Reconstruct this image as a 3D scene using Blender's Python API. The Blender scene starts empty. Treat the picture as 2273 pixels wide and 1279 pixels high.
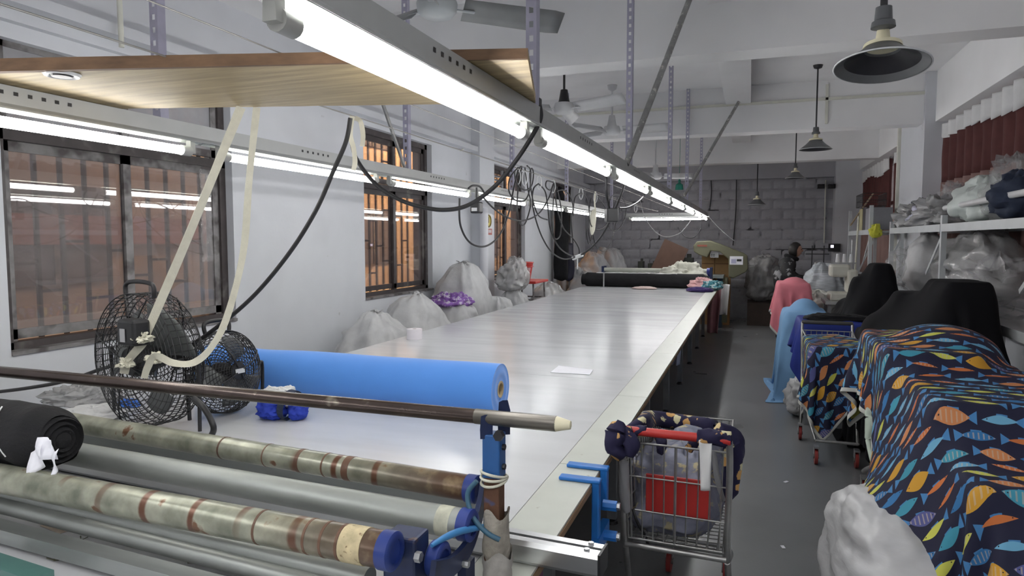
import bpy, bmesh, math, random
import numpy as np
from mathutils import Vector, Matrix, noise
random.seed(7)
sc = bpy.context.scene
COL = sc.collection
PI = math.pi
# ------------------------------------------------------------------ camera
CAMH = 1.6; F = 1500.0; CX, CY = 1136.5, 639.5; VX, VY = 1665.0, 532.0
pitch = math.atan((CY - VY) / F)
yaw = math.atan((VX - CX) / math.hypot(F, CY - VY))
cam = bpy.data.cameras.new('camera'); cam.sensor_width = 36.0; cam.lens = 36.0 * F / 2273.0
cam.clip_start = 0.05; cam.clip_end = 200
camo = bpy.data.objects.new('camera', cam); COL.objects.link(camo)
camo.location = (0, 0, CAMH); camo.rotation_euler = (PI/2 - pitch, 0, yaw)
sc.camera = camo
# ------------------------------------------------------------------ world, exposure
w = bpy.data.worlds.new('dusk'); sc.world = w; w.use_nodes = True
w.node_tree.nodes['Background'].inputs[0].default_value = (0.55, 0.52, 0.56, 1)
w.node_tree.nodes['Background'].inputs[1].default_value = 0.9
sc.view_settings.view_transform = 'Standard'; sc.view_settings.look = 'None'
sc.view_settings.gamma = 1.0; sc.view_settings.use_curve_mapping = False
sc.view_settings.exposure = 0.60
sc.cycles.max_bounces = 7; sc.cycles.transparent_max_bounces = 6; sc.cycles.adaptive_threshold = 0.025
sc.cycles.caustics_reflective = False; sc.cycles.caustics_refractive = False
TUBE = 22.5                                     # radiance of the fluorescent tubes
# orange street lamp in the lane behind the left wall
def lamp(name, kind, loc, energy, col, size=.3):
    L = bpy.data.lights.new(name, kind); L.energy = energy; L.color = col
    if kind == 'POINT': L.shadow_soft_size = size
    o = bpy.data.objects.new(name, L); COL.objects.link(o); o.location = loc; return o
lamp('street_light', 'POINT', (-4.7, 12.0, 4.7), 1500, (1.0, .62, .30), .2)
lamp('street_light', 'POINT', (-4.9, 19.0, 4.7), 1300, (1.0, .62, .30), .2)
# ------------------------------------------------------------------ measuring: a pixel of the photo to a point on a plane
cp_, sp_, cy_, sy_ = math.cos(pitch), math.sin(pitch), math.cos(yaw), math.sin(yaw)
FW = Vector((-sy_*cp_, cy_*cp_, -sp_)); RT = Vector((cy_, sy_, 0)); UP = Vector((-sy_*sp_, cy_*sp_, cp_))
def at(px, py, X=None, Y=None, Z=None):
    d = FW + RT*((px - CX)/F) + UP*((CY - py)/F)
    t = X/d.x if X is not None else (Y/d.y if Y is not None else (Z - CAMH)/d.z)
    return Vector((0, 0, CAMH)) + d*t
# ------------------------------------------------------------------ materials
MATS = {}
def M(name, col=None, r=.6, m=0, var=.08, vs=6, col2=None, thr=.6, edge=.06, cs=None, bump=0, bs=40, stretch=(1,1,1),
      alpha=1, trans=0, emit=0, sheen=0, coat=0, rvar=0, spec=.5, detail=3, c3=None, thr3=.62, s3=30):
    if name in MATS: return MATS[name]
    ma = bpy.data.materials.new(name); ma.use_nodes = True
    nt = ma.node_tree; N = nt.nodes; L = nt.links
    b = N['Principled BSDF']
    b.inputs['Roughness'].default_value = r; b.inputs['Metallic'].default_value = m
    b.inputs['Specular IOR Level'].default_value = spec
    b.inputs['Alpha'].default_value = alpha; b.inputs['Transmission Weight'].default_value = trans
    b.inputs['Sheen Weight'].default_value = sheen; b.inputs['Coat Weight'].default_value = coat
    tc = N.new('ShaderNodeTexCoord'); mp = N.new('ShaderNodeMapping'); mp.inputs['Scale'].default_value = stretch
    L.new(tc.outputs['Object'], mp.inputs[0])
    def nz(scale, det=detail):
        n = N.new('ShaderNodeTexNoise'); n.inputs['Scale'].default_value = scale; n.inputs['Detail'].default_value = det
        n.inputs['Roughness'].default_value = .6
        L.new(mp.outputs[0], n.inputs['Vector']); return n
    def ramp(src, a, b_):
        q = N.new('ShaderNodeMapRange'); q.inputs[1].default_value = a; q.inputs[2].default_value = b_
        L.new(src, q.inputs[0]); return q.outputs[0]
    def mix(fac, c1, c2_):
        q = N.new('ShaderNodeMix'); q.data_type = 'RGBA'
        L.new(fac, q.inputs[0])
        for i, c in ((6, c1), (7, c2_)):
            if isinstance(c, tuple): q.inputs[i].default_value = (*c, 1)
            else: L.new(c, q.inputs[i])
        return q.outputs[2]
    lo = tuple(max(0, c*(1-var)) for c in col); hi = tuple(min(1, c*(1+var)) for c in col)
    n1 = nz(vs); c = mix(ramp(n1.outputs['Fac'], .3, .7), lo, hi)
    if col2 is not None:
        n2 = nz(cs or vs*.6); c = mix(ramp(n2.outputs['Fac'], thr-edge, thr+edge), c, tuple(col2))
    if c3 is not None:
        n3 = nz(s3); c = mix(ramp(n3.outputs['Fac'], thr3-.03, thr3+.03), c, tuple(c3))
    L.new(c, b.inputs['Base Color'])
    if rvar:
        L.new(ramp(n1.outputs['Fac'], 0, 1), (q := N.new('ShaderNodeMapRange')).inputs[0])
        q.inputs[3].default_value = max(0, r-rvar); q.inputs[4].default_value = min(1, r+rvar)
        L.new(q.outputs[0], b.inputs['Roughness'])
    if bump:
        bn = N.new('ShaderNodeBump'); bn.inputs['Strength'].default_value = bump; bn.inputs['Distance'].default_value = .01
        nb = nz(bs, 3); L.new(nb.outputs['Fac'], bn.inputs['Height']); L.new(bn.outputs[0], b.inputs['Normal'])
    if emit:
        b.inputs['Emission Color'].default_value = (*col, 1); b.inputs['Emission Strength'].default_value = emit
    MATS[name] = ma
    return ma
def glass(name, tint=(.8,.8,.8), refl=.12, dust=.1, dustc=(.5,.45,.45), rough=.03):
    if name in MATS: return MATS[name]
    ma = bpy.data.materials.new(name); ma.use_nodes = True; nt = ma.node_tree; N = nt.nodes; L = nt.links
    N.remove(N['Principled BSDF']); out = N['Material Output']
    t = N.new('ShaderNodeBsdfTransparent'); t.inputs[0].default_value = (*tint, 1)
    d = N.new('ShaderNodeBsdfDiffuse'); d.inputs[0].default_value = (*dustc, 1)
    g = N.new('ShaderNodeBsdfGlossy'); g.inputs['Roughness'].default_value = rough
    tc = N.new('ShaderNodeTexCoord'); nz = N.new('ShaderNodeTexNoise'); nz.inputs['Scale'].default_value = 3; nz.inputs['Detail'].default_value = 6
    L.new(tc.outputs['Object'], nz.inputs['Vector'])
    mr = N.new('ShaderNodeMapRange'); mr.inputs[1].default_value = .35; mr.inputs[2].default_value = .75
    mr.inputs[3].default_value = dust*.72; mr.inputs[4].default_value = dust*1.28
    L.new(nz.outputs['Fac'], mr.inputs[0])
    m1 = N.new('ShaderNodeMixShader'); L.new(mr.outputs[0], m1.inputs[0]); L.new(t.outputs[0], m1.inputs[1]); L.new(d.outputs[0], m1.inputs[2])
    m2 = N.new('ShaderNodeMixShader'); lw = N.new('ShaderNodeLayerWeight'); lw.inputs[0].default_value = .25
    q = N.new('ShaderNodeMath'); q.operation = 'MULTIPLY_ADD'; q.inputs[1].default_value = .55; q.inputs[2].default_value = refl; q.use_clamp = True
    L.new(lw.outputs['Fresnel'], q.inputs[0]); L.new(q.outputs[0], m2.inputs[0]); L.new(m1.outputs[0], m2.inputs[1]); L.new(g.outputs[0], m2.inputs[2])
    L.new(m2.outputs[0], out.inputs[0]); MATS[name] = ma; return ma
# ------------------------------------------------------------------ object helpers
ORG = {}
def tag(o, label=None, cat=None, group=None, kind=None):
    if label: o['label'] = label
    if cat: o['category'] = cat
    if group: o['group'] = group
    if kind: o['kind'] = kind
    return o
def thing(name, label, cat, loc=(0,0,0), group=None, kind=None):
    o = bpy.data.objects.new(name, None); COL.objects.link(o); o.location = loc; o.empty_display_size = .1
    ORG[o.name] = Vector(loc); return tag(o, label, cat, group, kind)
def copy_tree(o, parent=None):
    c = o.copy(); COL.objects.link(c); c.parent = parent
    ORG[c.name] = ORG.get(o.name, Vector())
    for ch in list(o.children): copy_tree(ch, c)
    return c
class MB:
    def __init__(s): s.v = []; s.f = []
    def add(s, vs, fs):
        n = len(s.v); s.v += [tuple(x) for x in vs]; s.f += [tuple(i+n for i in f) for f in fs]; return s
    def box(s, c, d, rz=0, mat=None):
        x, y, z = d[0]/2, d[1]/2, d[2]/2
        vs = [Vector((a*x, b*y, e*z)) for e in (-1,1) for b in (-1,1) for a in (-1,1)]
        R = mat or Matrix.Rotation(rz, 3, 'Z')
        return s.add([R @ v + Vector(c) for v in vs], [(0,2,3,1),(4,5,7,6),(0,1,5,4),(2,6,7,3),(0,4,6,2),(1,3,7,5)])
    def bar(s, p, q, wd, h, up=(0,0,1), off=0):
        p, q = Vector(p), Vector(q); d = (q-p); L = d.length
        if L < 1e-6: return s
        y = d/L; u = Vector(up)
        if abs(y.dot(u)) > .98: u = Vector((1,0,0))
        x = y.cross(u).normalized(); z = x.cross(y)
        R = Matrix((x, y, z)).transposed()
        return s.box((p+q)/2 + z*off, (wd, L, h), mat=R)
    def bbox(s, lo, hi): return s.box([(a+b)/2 for a, b in zip(lo, hi)], [abs(b-a) for a, b in zip(lo, hi)])
    def cyl(s, p, q, r0, r1=None, n=12, cap=True):
        return s.tube([p, q], [r0, r0 if r1 is None else r1], n, cap)
    def tube(s, pts, r, n=6, cap=True):
        pts = [Vector(p) for p in pts]; rs = r if isinstance(r, (list, tuple)) else [r]*len(pts)
        base = len(s.v); prev = None
        for i, p in enumerate(pts):
            t = (pts[min(i+1, len(pts)-1)] - pts[max(i-1, 0)])
            t = t.normalized() if t.length > 1e-9 else Vector((0,0,1))
            if prev is None:
                u = Vector((0,0,1)) if abs(t.z) < .9 else Vector((1,0,0)); x = t.cross(u).normalized()
            else: x = (prev - t*prev.dot(t)).normalized()
            prev = x; y = t.cross(x)
            for k in range(n):
                a = 2*PI*k/n; s.v.append(tuple(p + (x*math.cos(a) + y*math.sin(a))*rs[i]))
        for i in range(len(pts)-1):
            for k in range(n):
                a = base+i*n+k; b = base+i*n+(k+1) % n; s.f.append((a, b, b+n, a+n))
        if cap:
            s.f.append(tuple(base+k for k in reversed(range(n)))); s.f.append(tuple(base+(len(pts)-1)*n+k for k in range(n)))
        return s
    def ring(s, c, ax, R, r, n=32, m=5):
        ax = Vector(ax).normalized(); u = Vector((0,0,1)) if abs(ax.z) < .9 else Vector((1,0,0))
        x = ax.cross(u).normalized(); y = ax.cross(x); b = len(s.v); c = Vector(c)
        for i in range(n):
            a = 2*PI*i/n; d = x*math.cos(a)+y*math.sin(a)
            for k in range(m):
                g = 2*PI*k/m; s.v.append(tuple(c + d*(R+r*math.cos(g)) + ax*(r*math.sin(g))))
        for i in range(n):
            for k in range(m):
                s.f.append((b+i*m+k, b+((i+1) % n)*m+k, b+((i+1) % n)*m+(k+1) % m, b+i*m+(k+1) % m))
        return s
    def lathe(s, c, ax, prof, n=20):
        ax = Vector(ax).normalized(); u = Vector((0,0,1)) if abs(ax.z) < .9 else Vector((1,0,0))
        x = ax.cross(u).normalized(); y = ax.cross(x); b = len(s.v); c = Vector(c); m = len(prof)
        for (r, h) in prof:
            for k in range(n):
                a = 2*PI*k/n; s.v.append(tuple(c + ax*h + (x*math.cos(a)+y*math.sin(a))*max(r, .0005)))
        for i in range(m-1):
            for k in range(n):
                s.f.append((b+i*n+k, b+i*n+(k+1) % n, b+(i+1)*n+(k+1) % n, b+(i+1)*n+k))
        return s
    def prism(s, poly, a, b):
        """poly: list of points (2D tuples mapped by functions a(p), b(p) to the two caps)"""
        n = len(poly); vs = [a(p) for p in poly] + [b(p) for p in poly]
        fs = [tuple(reversed(range(n))), tuple(range(n, 2*n))] + [(i, (i+1) % n, n+(i+1) % n, n+i) for i in range(n)]
        return s.add(vs, fs)
    def grid(s, fn, nu, nv, closeu=False):
        b = len(s.v)
        for j in range(nv):
            for i in range(nu): s.v.append(tuple(fn(i/(nu if closeu else nu-1), j/(nv-1))))
        for j in range(nv-1):
            for i in range(nu if closeu else nu-1):
                i2 = (i+1) % nu; s.f.append((b+j*nu+i, b+j*nu+i2, b+(j+1)*nu+i2, b+(j+1)*nu+i))
        return s
    def build(s, name, mat, parent=None, smooth=None, loc=None, local=False):
        """verts in world coordinates unless local; a part keeps its root's frame, a lone thing gets its own base"""
        me = bpy.data.meshes.new(name)
        if parent is not None: org = Vector() if local else ORG.get(parent.name, Vector())
        elif loc is not None: org = Vector(loc)
        elif local: org = Vector()
        else:
            A = np.array(s.v); lo = A.min(0); hi = A.max(0); org = Vector(((lo[0]+hi[0])/2, (lo[1]+hi[1])/2, lo[2]))
        vs = [(a-org.x, b-org.y, c-org.z) for a, b, c in s.v]
        me.from_pydata(vs, [], s.f); me.validate()
        bm = bmesh.new(); bm.from_mesh(me); bmesh.ops.recalc_face_normals(bm, faces=bm.faces); bm.to_mesh(me); bm.free()
        if smooth:
            me.polygons.foreach_set('use_smooth', [True]*len(me.polygons))
            me.set_sharp_from_angle(angle=math.radians(smooth))
        if mat: me.materials.append(mat)
        o = bpy.data.objects.new(name, me); COL.objects.link(o)
        if parent is not None: o.parent = parent; ORG[o.name] = ORG.get(parent.name, Vector())
        else: o.location = org; ORG[o.name] = org
        return o
def spline(pts, n=8):
    P = [Vector(p) for p in pts]; out = []
    for i in range(len(P)-1):
        p0, p1, p2, p3 = P[max(i-1,0)], P[i], P[i+1], P[min(i+2, len(P)-1)]
        for k in range(n):
            t = k/n; out.append(.5*((2*p1)+(p2-p0)*t+(2*p0-5*p1+4*p2-p3)*t*t+(3*p1-p0-3*p2+p3)*t**3))
    out.append(P[-1]); return out
def bevel(o, wd=.005, seg=2):
    m = o.modifiers.new('bevel', 'BEVEL'); m.width = wd; m.segments = seg; m.limit_method = 'ANGLE'; return o
def struct(o): o['kind'] = 'structure'; return o
def fbm(p, sc_=1, oct_=3):
    return noise.fractal(Vector(p)*sc_, 1.0, 2.0, oct_)
def sack(c, sx, sy, sz, seed=0, neck=.0, lean=(0,0), fold=0, nu=64, nv=40, wr=.05, sq=2.6, mb=None, slump=.15):
    """soft filled bag: flattened superellipsoid with creases, c = base centre; neck: tied top of that height"""
    mb = mb or MB(); c = Vector(c); off = Vector((seed*7.3, seed*3.1, seed*1.7))
    def fn(u, v):
        a = 2*PI*u; ph = -PI/2 + PI*v
        ca, sa, cph, sph = math.cos(a), math.sin(a), math.cos(ph), math.sin(ph)
        e = 2/sq
        x = math.copysign(abs(ca)**e, ca)*abs(cph)**e; y = math.copysign(abs(sa)**e, sa)*abs(cph)**e
        z = math.copysign(abs(sph)**(e*1.05), sph)
        t = (z+1)/2
        bulge = 1 + slump*(1-t)*math.sin(PI*min(1, t*1.3)) - .12*t*t
        p = Vector((x*sx/2*bulge, y*sy/2*bulge, t*sz))
        q = Vector((x, y, z*1.2)) + off
        d = fbm(q, 1.3, 3)*1.3 + (.5-abs(fbm(q*Vector((1,1,1)).length*.55 + off, 2.0, 4)))*1.4 + .35*math.sin(a*9+seed+4*fbm(q, 1, 2))*max(0, t-.35) + (.3-abs(noise.noise(q*3.1)))*.55 + (.3-abs(noise.noise(q*6.3+off)))*.22
        n = Vector((x, y, z*.7)); k = wr*min(sx, sy, sz*1.2)*d*(.25+.75*min(1, t*4))
        p += n*k
        if fold: p += n*fold*(math.sin(p.z*34+3*fbm(q, .9, 2)+1.5*math.sin(a*2))*.6+math.sin(p.z*61+5*fbm(q, 1.4, 2))*.3)*min(1, t*5)*min(1, (1-t)*5)
        if neck and t > .86:
            f = (t-.86)/.14; s_ = 1-f*.25; p.x *= s_; p.y *= s_; p.z += neck*f**2*.5
        p.x += lean[0]*t*t*sz; p.y += lean[1]*t*t*sz
        p.z = max(p.z, 0)
        return p + c
    mb.grid(fn, nu, nv, True)
    if neck:
        top = c + Vector((lean[0]*sz, lean[1]*sz, sz*1.0+neck*.3))
        def fl(u, v):
            a = 2*PI*u; r = neck*(.28 + .9*v*v)*(1+.3*math.sin(a*5+seed)+.2*math.sin(a*9+seed*2))
            return top + Vector((math.cos(a)*r+lean[0]*v*neck, math.sin(a)*r, neck*(.0+1.0*v)*(.7+.3*math.sin(a*3+seed))))
        mb.grid(fl, 24, 6, True)
    return mb
# ------------------------------------------------------------------ cloth: a small position-based simulation
def drape(name, mat, c, size, z0, cols, parent=None, rz=0, n=(50,50), steps=90, iters=9, thick=.008, floor=.004, shift=None,
          bend=.08, fric=.6, seed=0, solid=.004, sag=None, label=None, pins=None, pull=None):
    nu, nv = n; W, Lh = size; rng = np.random.default_rng(seed)
    u, v = np.meshgrid(np.linspace(-.5, .5, nu)*W, np.linspace(-.5, .5, nv)*Lh)
    P = np.zeros((nv, nu, 3)); ca, sa = math.cos(rz), math.sin(rz)
    P[..., 0] = c[0]+u*ca-v*sa; P[..., 1] = c[1]+u*sa+v*ca; P[..., 2] = z0 + rng.normal(0, .004, u.shape)
    V = np.zeros_like(P); dx = W/(nu-1); dy = Lh/(nv-1); dd = math.hypot(dx, dy)
    E = []
    def ax(sl_a, sl_b, rest, k): E.append((sl_a, sl_b, rest, k))
    S = slice
    for o_ in (0, 1):
        ax((S(None), S(o_, nu-1, 2)), (S(None), S(o_+1, nu, 2)), dx, 1.0)
        ax((S(o_, nv-1, 2), S(None)), (S(o_+1, nv, 2), S(None)), dy, 1.0)
        ax((S(o_, nv-1, 2), S(0, nu-1)), (S(o_+1, nv, 2), S(1, nu)), dd, .5)
        ax((S(o_, nv-1, 2), S(1, nu)), (S(o_+1, nv, 2), S(0, nu-1)), dd, .5)
    for o_ in (0, 1, 2, 3):
        ax((S(None), S(o_, nu-2, 4)), (S(None), S(o_+2, nu, 4)), dx*2, bend)
        ax((S(o_, nv-2, 4), S(None)), (S(o_+2, nv, 4), S(None)), dy*2, bend)
    dt = .022
    def collide(Q, V_):
        hit = np.zeros(Q.shape[:2], bool)
        for col in cols:
            if col[0] == 'box':
                _, cc, hh, r_ = col; c2, s2 = math.cos(-r_), math.sin(-r_)
                d = Q - np.array(cc); lx = d[..., 0]*c2-d[..., 1]*s2; ly = d[..., 0]*s2+d[..., 1]*c2; lz = d[..., 2]
                rad = min(.03, min(hh)*.5)
                # push out through the sides or the top, never down; the top is preferred
                dxs = hh[0]+thick-np.abs(lx); dys = hh[1]+thick-np.abs(ly); dzs = hh[2]+thick-lz
                m_ = (dxs > 0) & (dys > 0) & (dzs > 0)
                if not m_.any(): continue
                wz = np.minimum(dzs*.22, dzs) ; best = np.argmin(np.stack([dxs, dys, wz], -1), -1)
                mx_ = np.where(best == 0, dxs*np.sign(lx), 0); my_ = np.where(best == 1, dys*np.sign(ly), 0)
                mv = np.stack([mx_, my_, np.where(best == 2, dzs, 0)], -1)
                gx = mv[..., 0]*c2+mv[..., 1]*s2; gy = -mv[..., 0]*s2+mv[..., 1]*c2
                Q[..., 0] += np.where(m_, gx, 0); Q[..., 1] += np.where(m_, gy, 0); Q[..., 2] += np.where(m_, mv[..., 2], 0); hit |= m_
            else:
                _, cc, rr = col; d = (Q-np.array(cc))/(np.array(rr)+thick); d[..., 2] = np.abs(d[..., 2]); L_ = np.linalg.norm(d, axis=-1)
                m_ = L_ < 1
                if m_.any():
                    Q[m_] = (d[m_]/np.maximum(L_[m_], 1e-6)[:, None])*(np.array(rr)+thick) + np.array(cc); hit |= m_
        fl = Q[..., 2] < floor; Q[..., 2] = np.where(fl, floor, Q[..., 2]); hit |= fl
        return hit
    pin = None
    if pins: pin = [(j, i, np.array(p)) for (j, i, p) in pins]
    for st in range(steps):
        V[..., 2] -= 9.8*dt; V *= .985 if st < steps*.7 else .93
        Q = P + V*dt
        for it in range(iters):
            for a, b, rest, k in E:
                d = Q[b]-Q[a]; L_ = np.linalg.norm(d, axis=-1, keepdims=True)
                corr = d*((L_-rest)/np.maximum(L_, 1e-9))*(.5*k); Q[a] += corr; Q[b] -= corr
            if pin:
                for j, i, p in pin: Q[j, i] = p
            if it % 3 == 2 or it == iters-1: hit = collide(Q, V)
        V = (Q-P)/dt; V[hit] *= (1-fric); P = Q
    for ax_, lim, sg_, fac in (sag or []):           # gather the skirt of the cloth closer to what it covers
        dd_ = (P[..., ax_]-lim)*sg_; P[..., ax_] = np.where(dd_ > 0, lim+sg_*dd_*fac, P[..., ax_])
    mb = MB(); mb.v = [tuple(p) for p in P.reshape(-1, 3)]
    for j in range(nv-1):
        for i in range(nu-1): mb.f.append((j*nu+i, j*nu+i+1, (j+1)*nu+i+1, (j+1)*nu+i))
    o = mb.build(name, mat, parent, smooth=80)
    me = o.data; uv = me.uv_layers.new(name='uv'); uvs = np.zeros((len(me.loops), 2))
    vi = np.zeros(len(me.loops), int); me.loops.foreach_get('vertex_index', vi)
    uvs[:, 0] = u.reshape(-1)[vi]+W/2; uvs[:, 1] = v.reshape(-1)[vi]+Lh/2
    uv.data.foreach_set('uv', uvs.reshape(-1))
    if len(mat_ := me.materials) == 1 and pull is not None:
        me.materials.append(pull)                       # hem band: outer faces use the second material
        mi = [1 if (j == 0 or j == nv-2 or i == 0 or i == nu-2) else 0 for j in range(nv-1) for i in range(nu-1)]
        if len(mi) == len(me.polygons): me.polygons.foreach_set('material_index', mi)
    if solid:
        m = o.modifiers.new('solid', 'SOLIDIFY'); m.thickness = solid; m.offset = 1
    m = o.modifiers.new('sub', 'SUBSURF'); m.levels = 1; m.render_levels = 1
    return o
# ================================================================== materials used by many things
plaster = M('plaster', (.64,.655,.69), .75, var=.05, vs=1.2, col2=(.55,.56,.59), thr=.66, edge=.12, cs=.9, bump=.12, bs=18, c3=(.45,.45,.46), thr3=.72, s3=5)
ceilp = M('ceiling_paint', (.86,.86,.865), .8, var=.04, vs=1.0, col2=(.76,.76,.765), thr=.66, edge=.1, cs=.7, bump=.08, bs=12)
floorm = M('floor_epoxy', (.20,.207,.212), .32, var=.14, vs=1.4, col2=(.24,.245,.25), thr=.66, edge=.1, cs=.8, bump=.04, bs=60, rvar=.14, c3=(.24,.24,.24), thr3=.80, s3=22)
steelw = M('white_enamel', (.62,.63,.64), .35, m=.0, var=.04, vs=8)
galv = M('galvanised_steel', (.48,.49,.50), .38, m=.85, var=.14, vs=14)
slotm = M('slotted_angle_paint', (.42,.41,.52), .5, var=.08, vs=12)
aluminium = M('aluminium', (.68,.69,.70), .28, m=.9, var=.06, vs=20, stretch=(.1,2,2))
blackp = M('black_plastic', (.018,.018,.02), .42, var=.2, vs=10)
cablem = M('black_cable', (.02,.02,.022), .5, var=.2, vs=20)
rubber = M('grey_rubber', (.06,.06,.06), .7, var=.1)
bluep = M('blue_paint', (.02,.10,.30), .4, var=.15, vs=12, col2=(.10,.05,.03), thr=.68, cs=16)
cottonm = M('cotton_webbing', (.68,.66,.55), .85, var=.06, vs=30, bump=.2, bs=300)
sackm = M('woven_sack', (.50,.50,.505), .55, var=.08, vs=5, bump=.25, bs=30, col2=(.42,.42,.43), thr=.6)
darkfr = M('window_bronze', (.06,.05,.05), .45, var=.2, vs=10, col2=(.16,.15,.14), thr=.62, cs=5)
dustal = M('dusty_frame', (.22,.21,.21), .6, var=.25, vs=9, col2=(.08,.07,.07), thr=.55)
barm = M('bar_rust', (.045,.03,.026), .6, var=.2)
white_cloth = M('white_cloth', (.70,.70,.70), .85, var=.05)
redp = M('red_plastic', (.50,.035,.03), .4, var=.1)
cream = M('cream_plastic', (.75,.70,.50), .45, var=.05)
film = M('clear_film', (.56,.56,.57), .12, var=.05, alpha=.30, bump=.7, bs=14, spec=.8)
filmd = M('hazy_film', (.46,.46,.46), .2, var=.1, alpha=.72, bump=.6, bs=16, spec=.7)
# ================================================================== room
XL, XR, YB, YF, ZC, ZB = -3.4, 2.08, 14.5, -4.0, 3.45, 2.9
struct(MB().bbox((XL-.24, YF-.24, -.12), (XR+.24, YB+.24, 0)).build('floor', floorm, loc=(0,0,0)))
# left wall, four openings
WIN = [(2.28, 3.82), (5.52, 6.95), (8.90, 10.30), (12.0, 13.45)]; ZS, ZT = 1.03, 2.66
mb = MB(); y0 = YF
for a, b in WIN:
    mb.bbox((XL-.24, y0, 0), (XL, a, ZC)); mb.bbox((XL-.24, a, 0), (XL, b, ZS)); mb.bbox((XL-.24, a, ZT), (XL, b, ZC)); y0 = b
mb.bbox((XL-.24, y0, 0), (XL, YB+.24, ZC))
wl = struct(mb.build('wall_left', plaster, loc=(XL, 0, 0)))
for y in (8.35,):
    MB().bbox((XL, y-.26, 0), (XL+.12, y+.26, ZC)).build('column', plaster, wl)
MB().bbox((XL, YF, 2.72), (XL+.1, YB, 2.78)).build('ledge', plaster, wl)
# right wall
WR = [(3.2, 8.7), (9.95, 14.1)]; RS, RT_ = 1.1, 2.9
mb = MB(); y0 = YF
for a, b in WR:
    mb.bbox((XR, y0, 0), (XR+.24, a, ZC)); mb.bbox((XR, a, 0), (XR+.24, b, RS)); mb.bbox((XR, a, RT_), (XR+.24, b, ZC)); y0 = b
mb.bbox((XR, y0, 0), (XR+.24, YB+.24, ZC))
wr = struct(mb.build('wall_right', plaster, loc=(XR, 0, 0)))
MB().bbox((1.80, 8.7, 0), (XR, 9.95, ZC)).build('column', plaster, wr)
MB().bbox((1.5, 14.15, 0), (XR, YB, ZC)).build('column', plaster, wr)
MB().bbox((1.80, 3.0, 0), (XR, 3.2, ZC)).build('column', plaster, wr)
MB().bbox((1.90, YF, ZB), (XR, 8.7, ZC)).build('lintel_beam', ceilp, wr)
MB().bbox((1.90, 9.95, ZB), (XR, 14.15, ZC)).build('lintel_beam', ceilp, wr)
MB().bbox((1.765, 9.955, 1.2), (1.80, 10.0, ZC)).build('cable_trunk', M('trunking', (.7,.7,.62), .5), wr)
# wall behind the camera
struct(MB().bbox((XL-.24, YF-.24, 0), (XR+.24, YF, ZC)).build('wall_front', plaster, loc=(0, YF, 0)))
# block wall at the back: mortar bed with every block proud of it
mort = M('mortar', (.33,.33,.355), .9, var=.1, vs=8, col2=(.06,.06,.065), thr=.60, edge=.03, cs=1.9)
wb = struct(MB().bbox((XL-.24, YB+.02, 0), (XR+.24, YB+.24, ZC)).build('wall_back', mort, loc=(0, YB, 0)))
blockm = M('painted_block', (.40,.40,.43), .85, var=.10, vs=3, col2=(.30,.30,.32), thr=.64, edge=.1, cs=5, bump=.5, bs=22)
blk = []
for k in range(5):
    m_ = MB(); L_, H_ = .396, .1975
    def fb(u, v, L_=L_, H_=H_, k=k):
        e = .012*noise.noise(Vector((u*6+k*9, v*4, k)))
        ed = min(u, 1-u, v, 1-v) < .02
        return Vector(((u-.5)*L_, .0+(.022 if ed else -.003+e*.5), (v-.5)*H_))
    m_.grid(fb, 9, 6); o = m_.build('block', blockm, wb, smooth=50, local=True); blk.append(o)
rb = random.Random(3); row = 0; z = .1; used = set()
while z < 2.80:
    x = XL + .2 - (.2 if row % 2 else 0)
    while x < 1.52:
        if z > .55:
            i = rb.randrange(5)
            if i in used: o = blk[i].copy(); COL.objects.link(o)
            else: o = blk[i]; used.add(i)
            o.location = (x - ORG[wb.name].x, YB + .004 + rb.uniform(-.004, .005) - YB, z); o.rotation_euler = (0, rb.uniform(-.006, .006), 0)
        x += .4
    z += .2; row += 1
for i in range(5):
    if i not in used: bpy.data.objects.remove(blk[i])
# ceiling slab with its beams
ce = struct(MB().bbox((XL-.24, YF-.24, ZC), (XR+.24, YB+.24, ZC+.15)).build('ceiling', ceilp, loc=(0, 0, ZC)))
for a, b in ((1.35, 1.6), (5.02, 5.28), (8.78, 9.06), (12.2, 12.48), (-2.2, -1.95)):
    MB().bbox((XL, a, ZB), (1.9, b, ZC)).build('cross_beam', ceilp, ce)
MB().bbox((XL, 14.3, 2.80), (1.9, YB+.02, ZC)).build('cross_beam', M('shaded_beam_grey', (.40,.40,.43), .85, var=.06, vs=2), ce)  # rear beam: its shade is put into the colour, greyer than the other beams
MB().bbox((-.32, -1.95, 3.24), (-.03, 14.3, ZC)).build('long_beam', ceilp, ce)
MB().bbox((XL, -1.95, 3.2), (XL+.25, 14.3, ZC)).build('long_beam', ceilp, ce)
trunk = MATS['trunking']
MB().bbox((XL+.12, 8.755, 3.22), (1.80, 8.78, 3.25)).build('conduit', trunk, ce)
MB().bbox((.79, 8.755, 2.95), (.82, 8.78, 3.4)).build('conduit', trunk, ce)
for p, q in (((265,0), (270,105)),):
    a, b = at(*p, X=XL+.14), at(*q, X=XL+.14); wl_c = MB().cyl(a, b, .014).build('conduit', trunk, wl)
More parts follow.
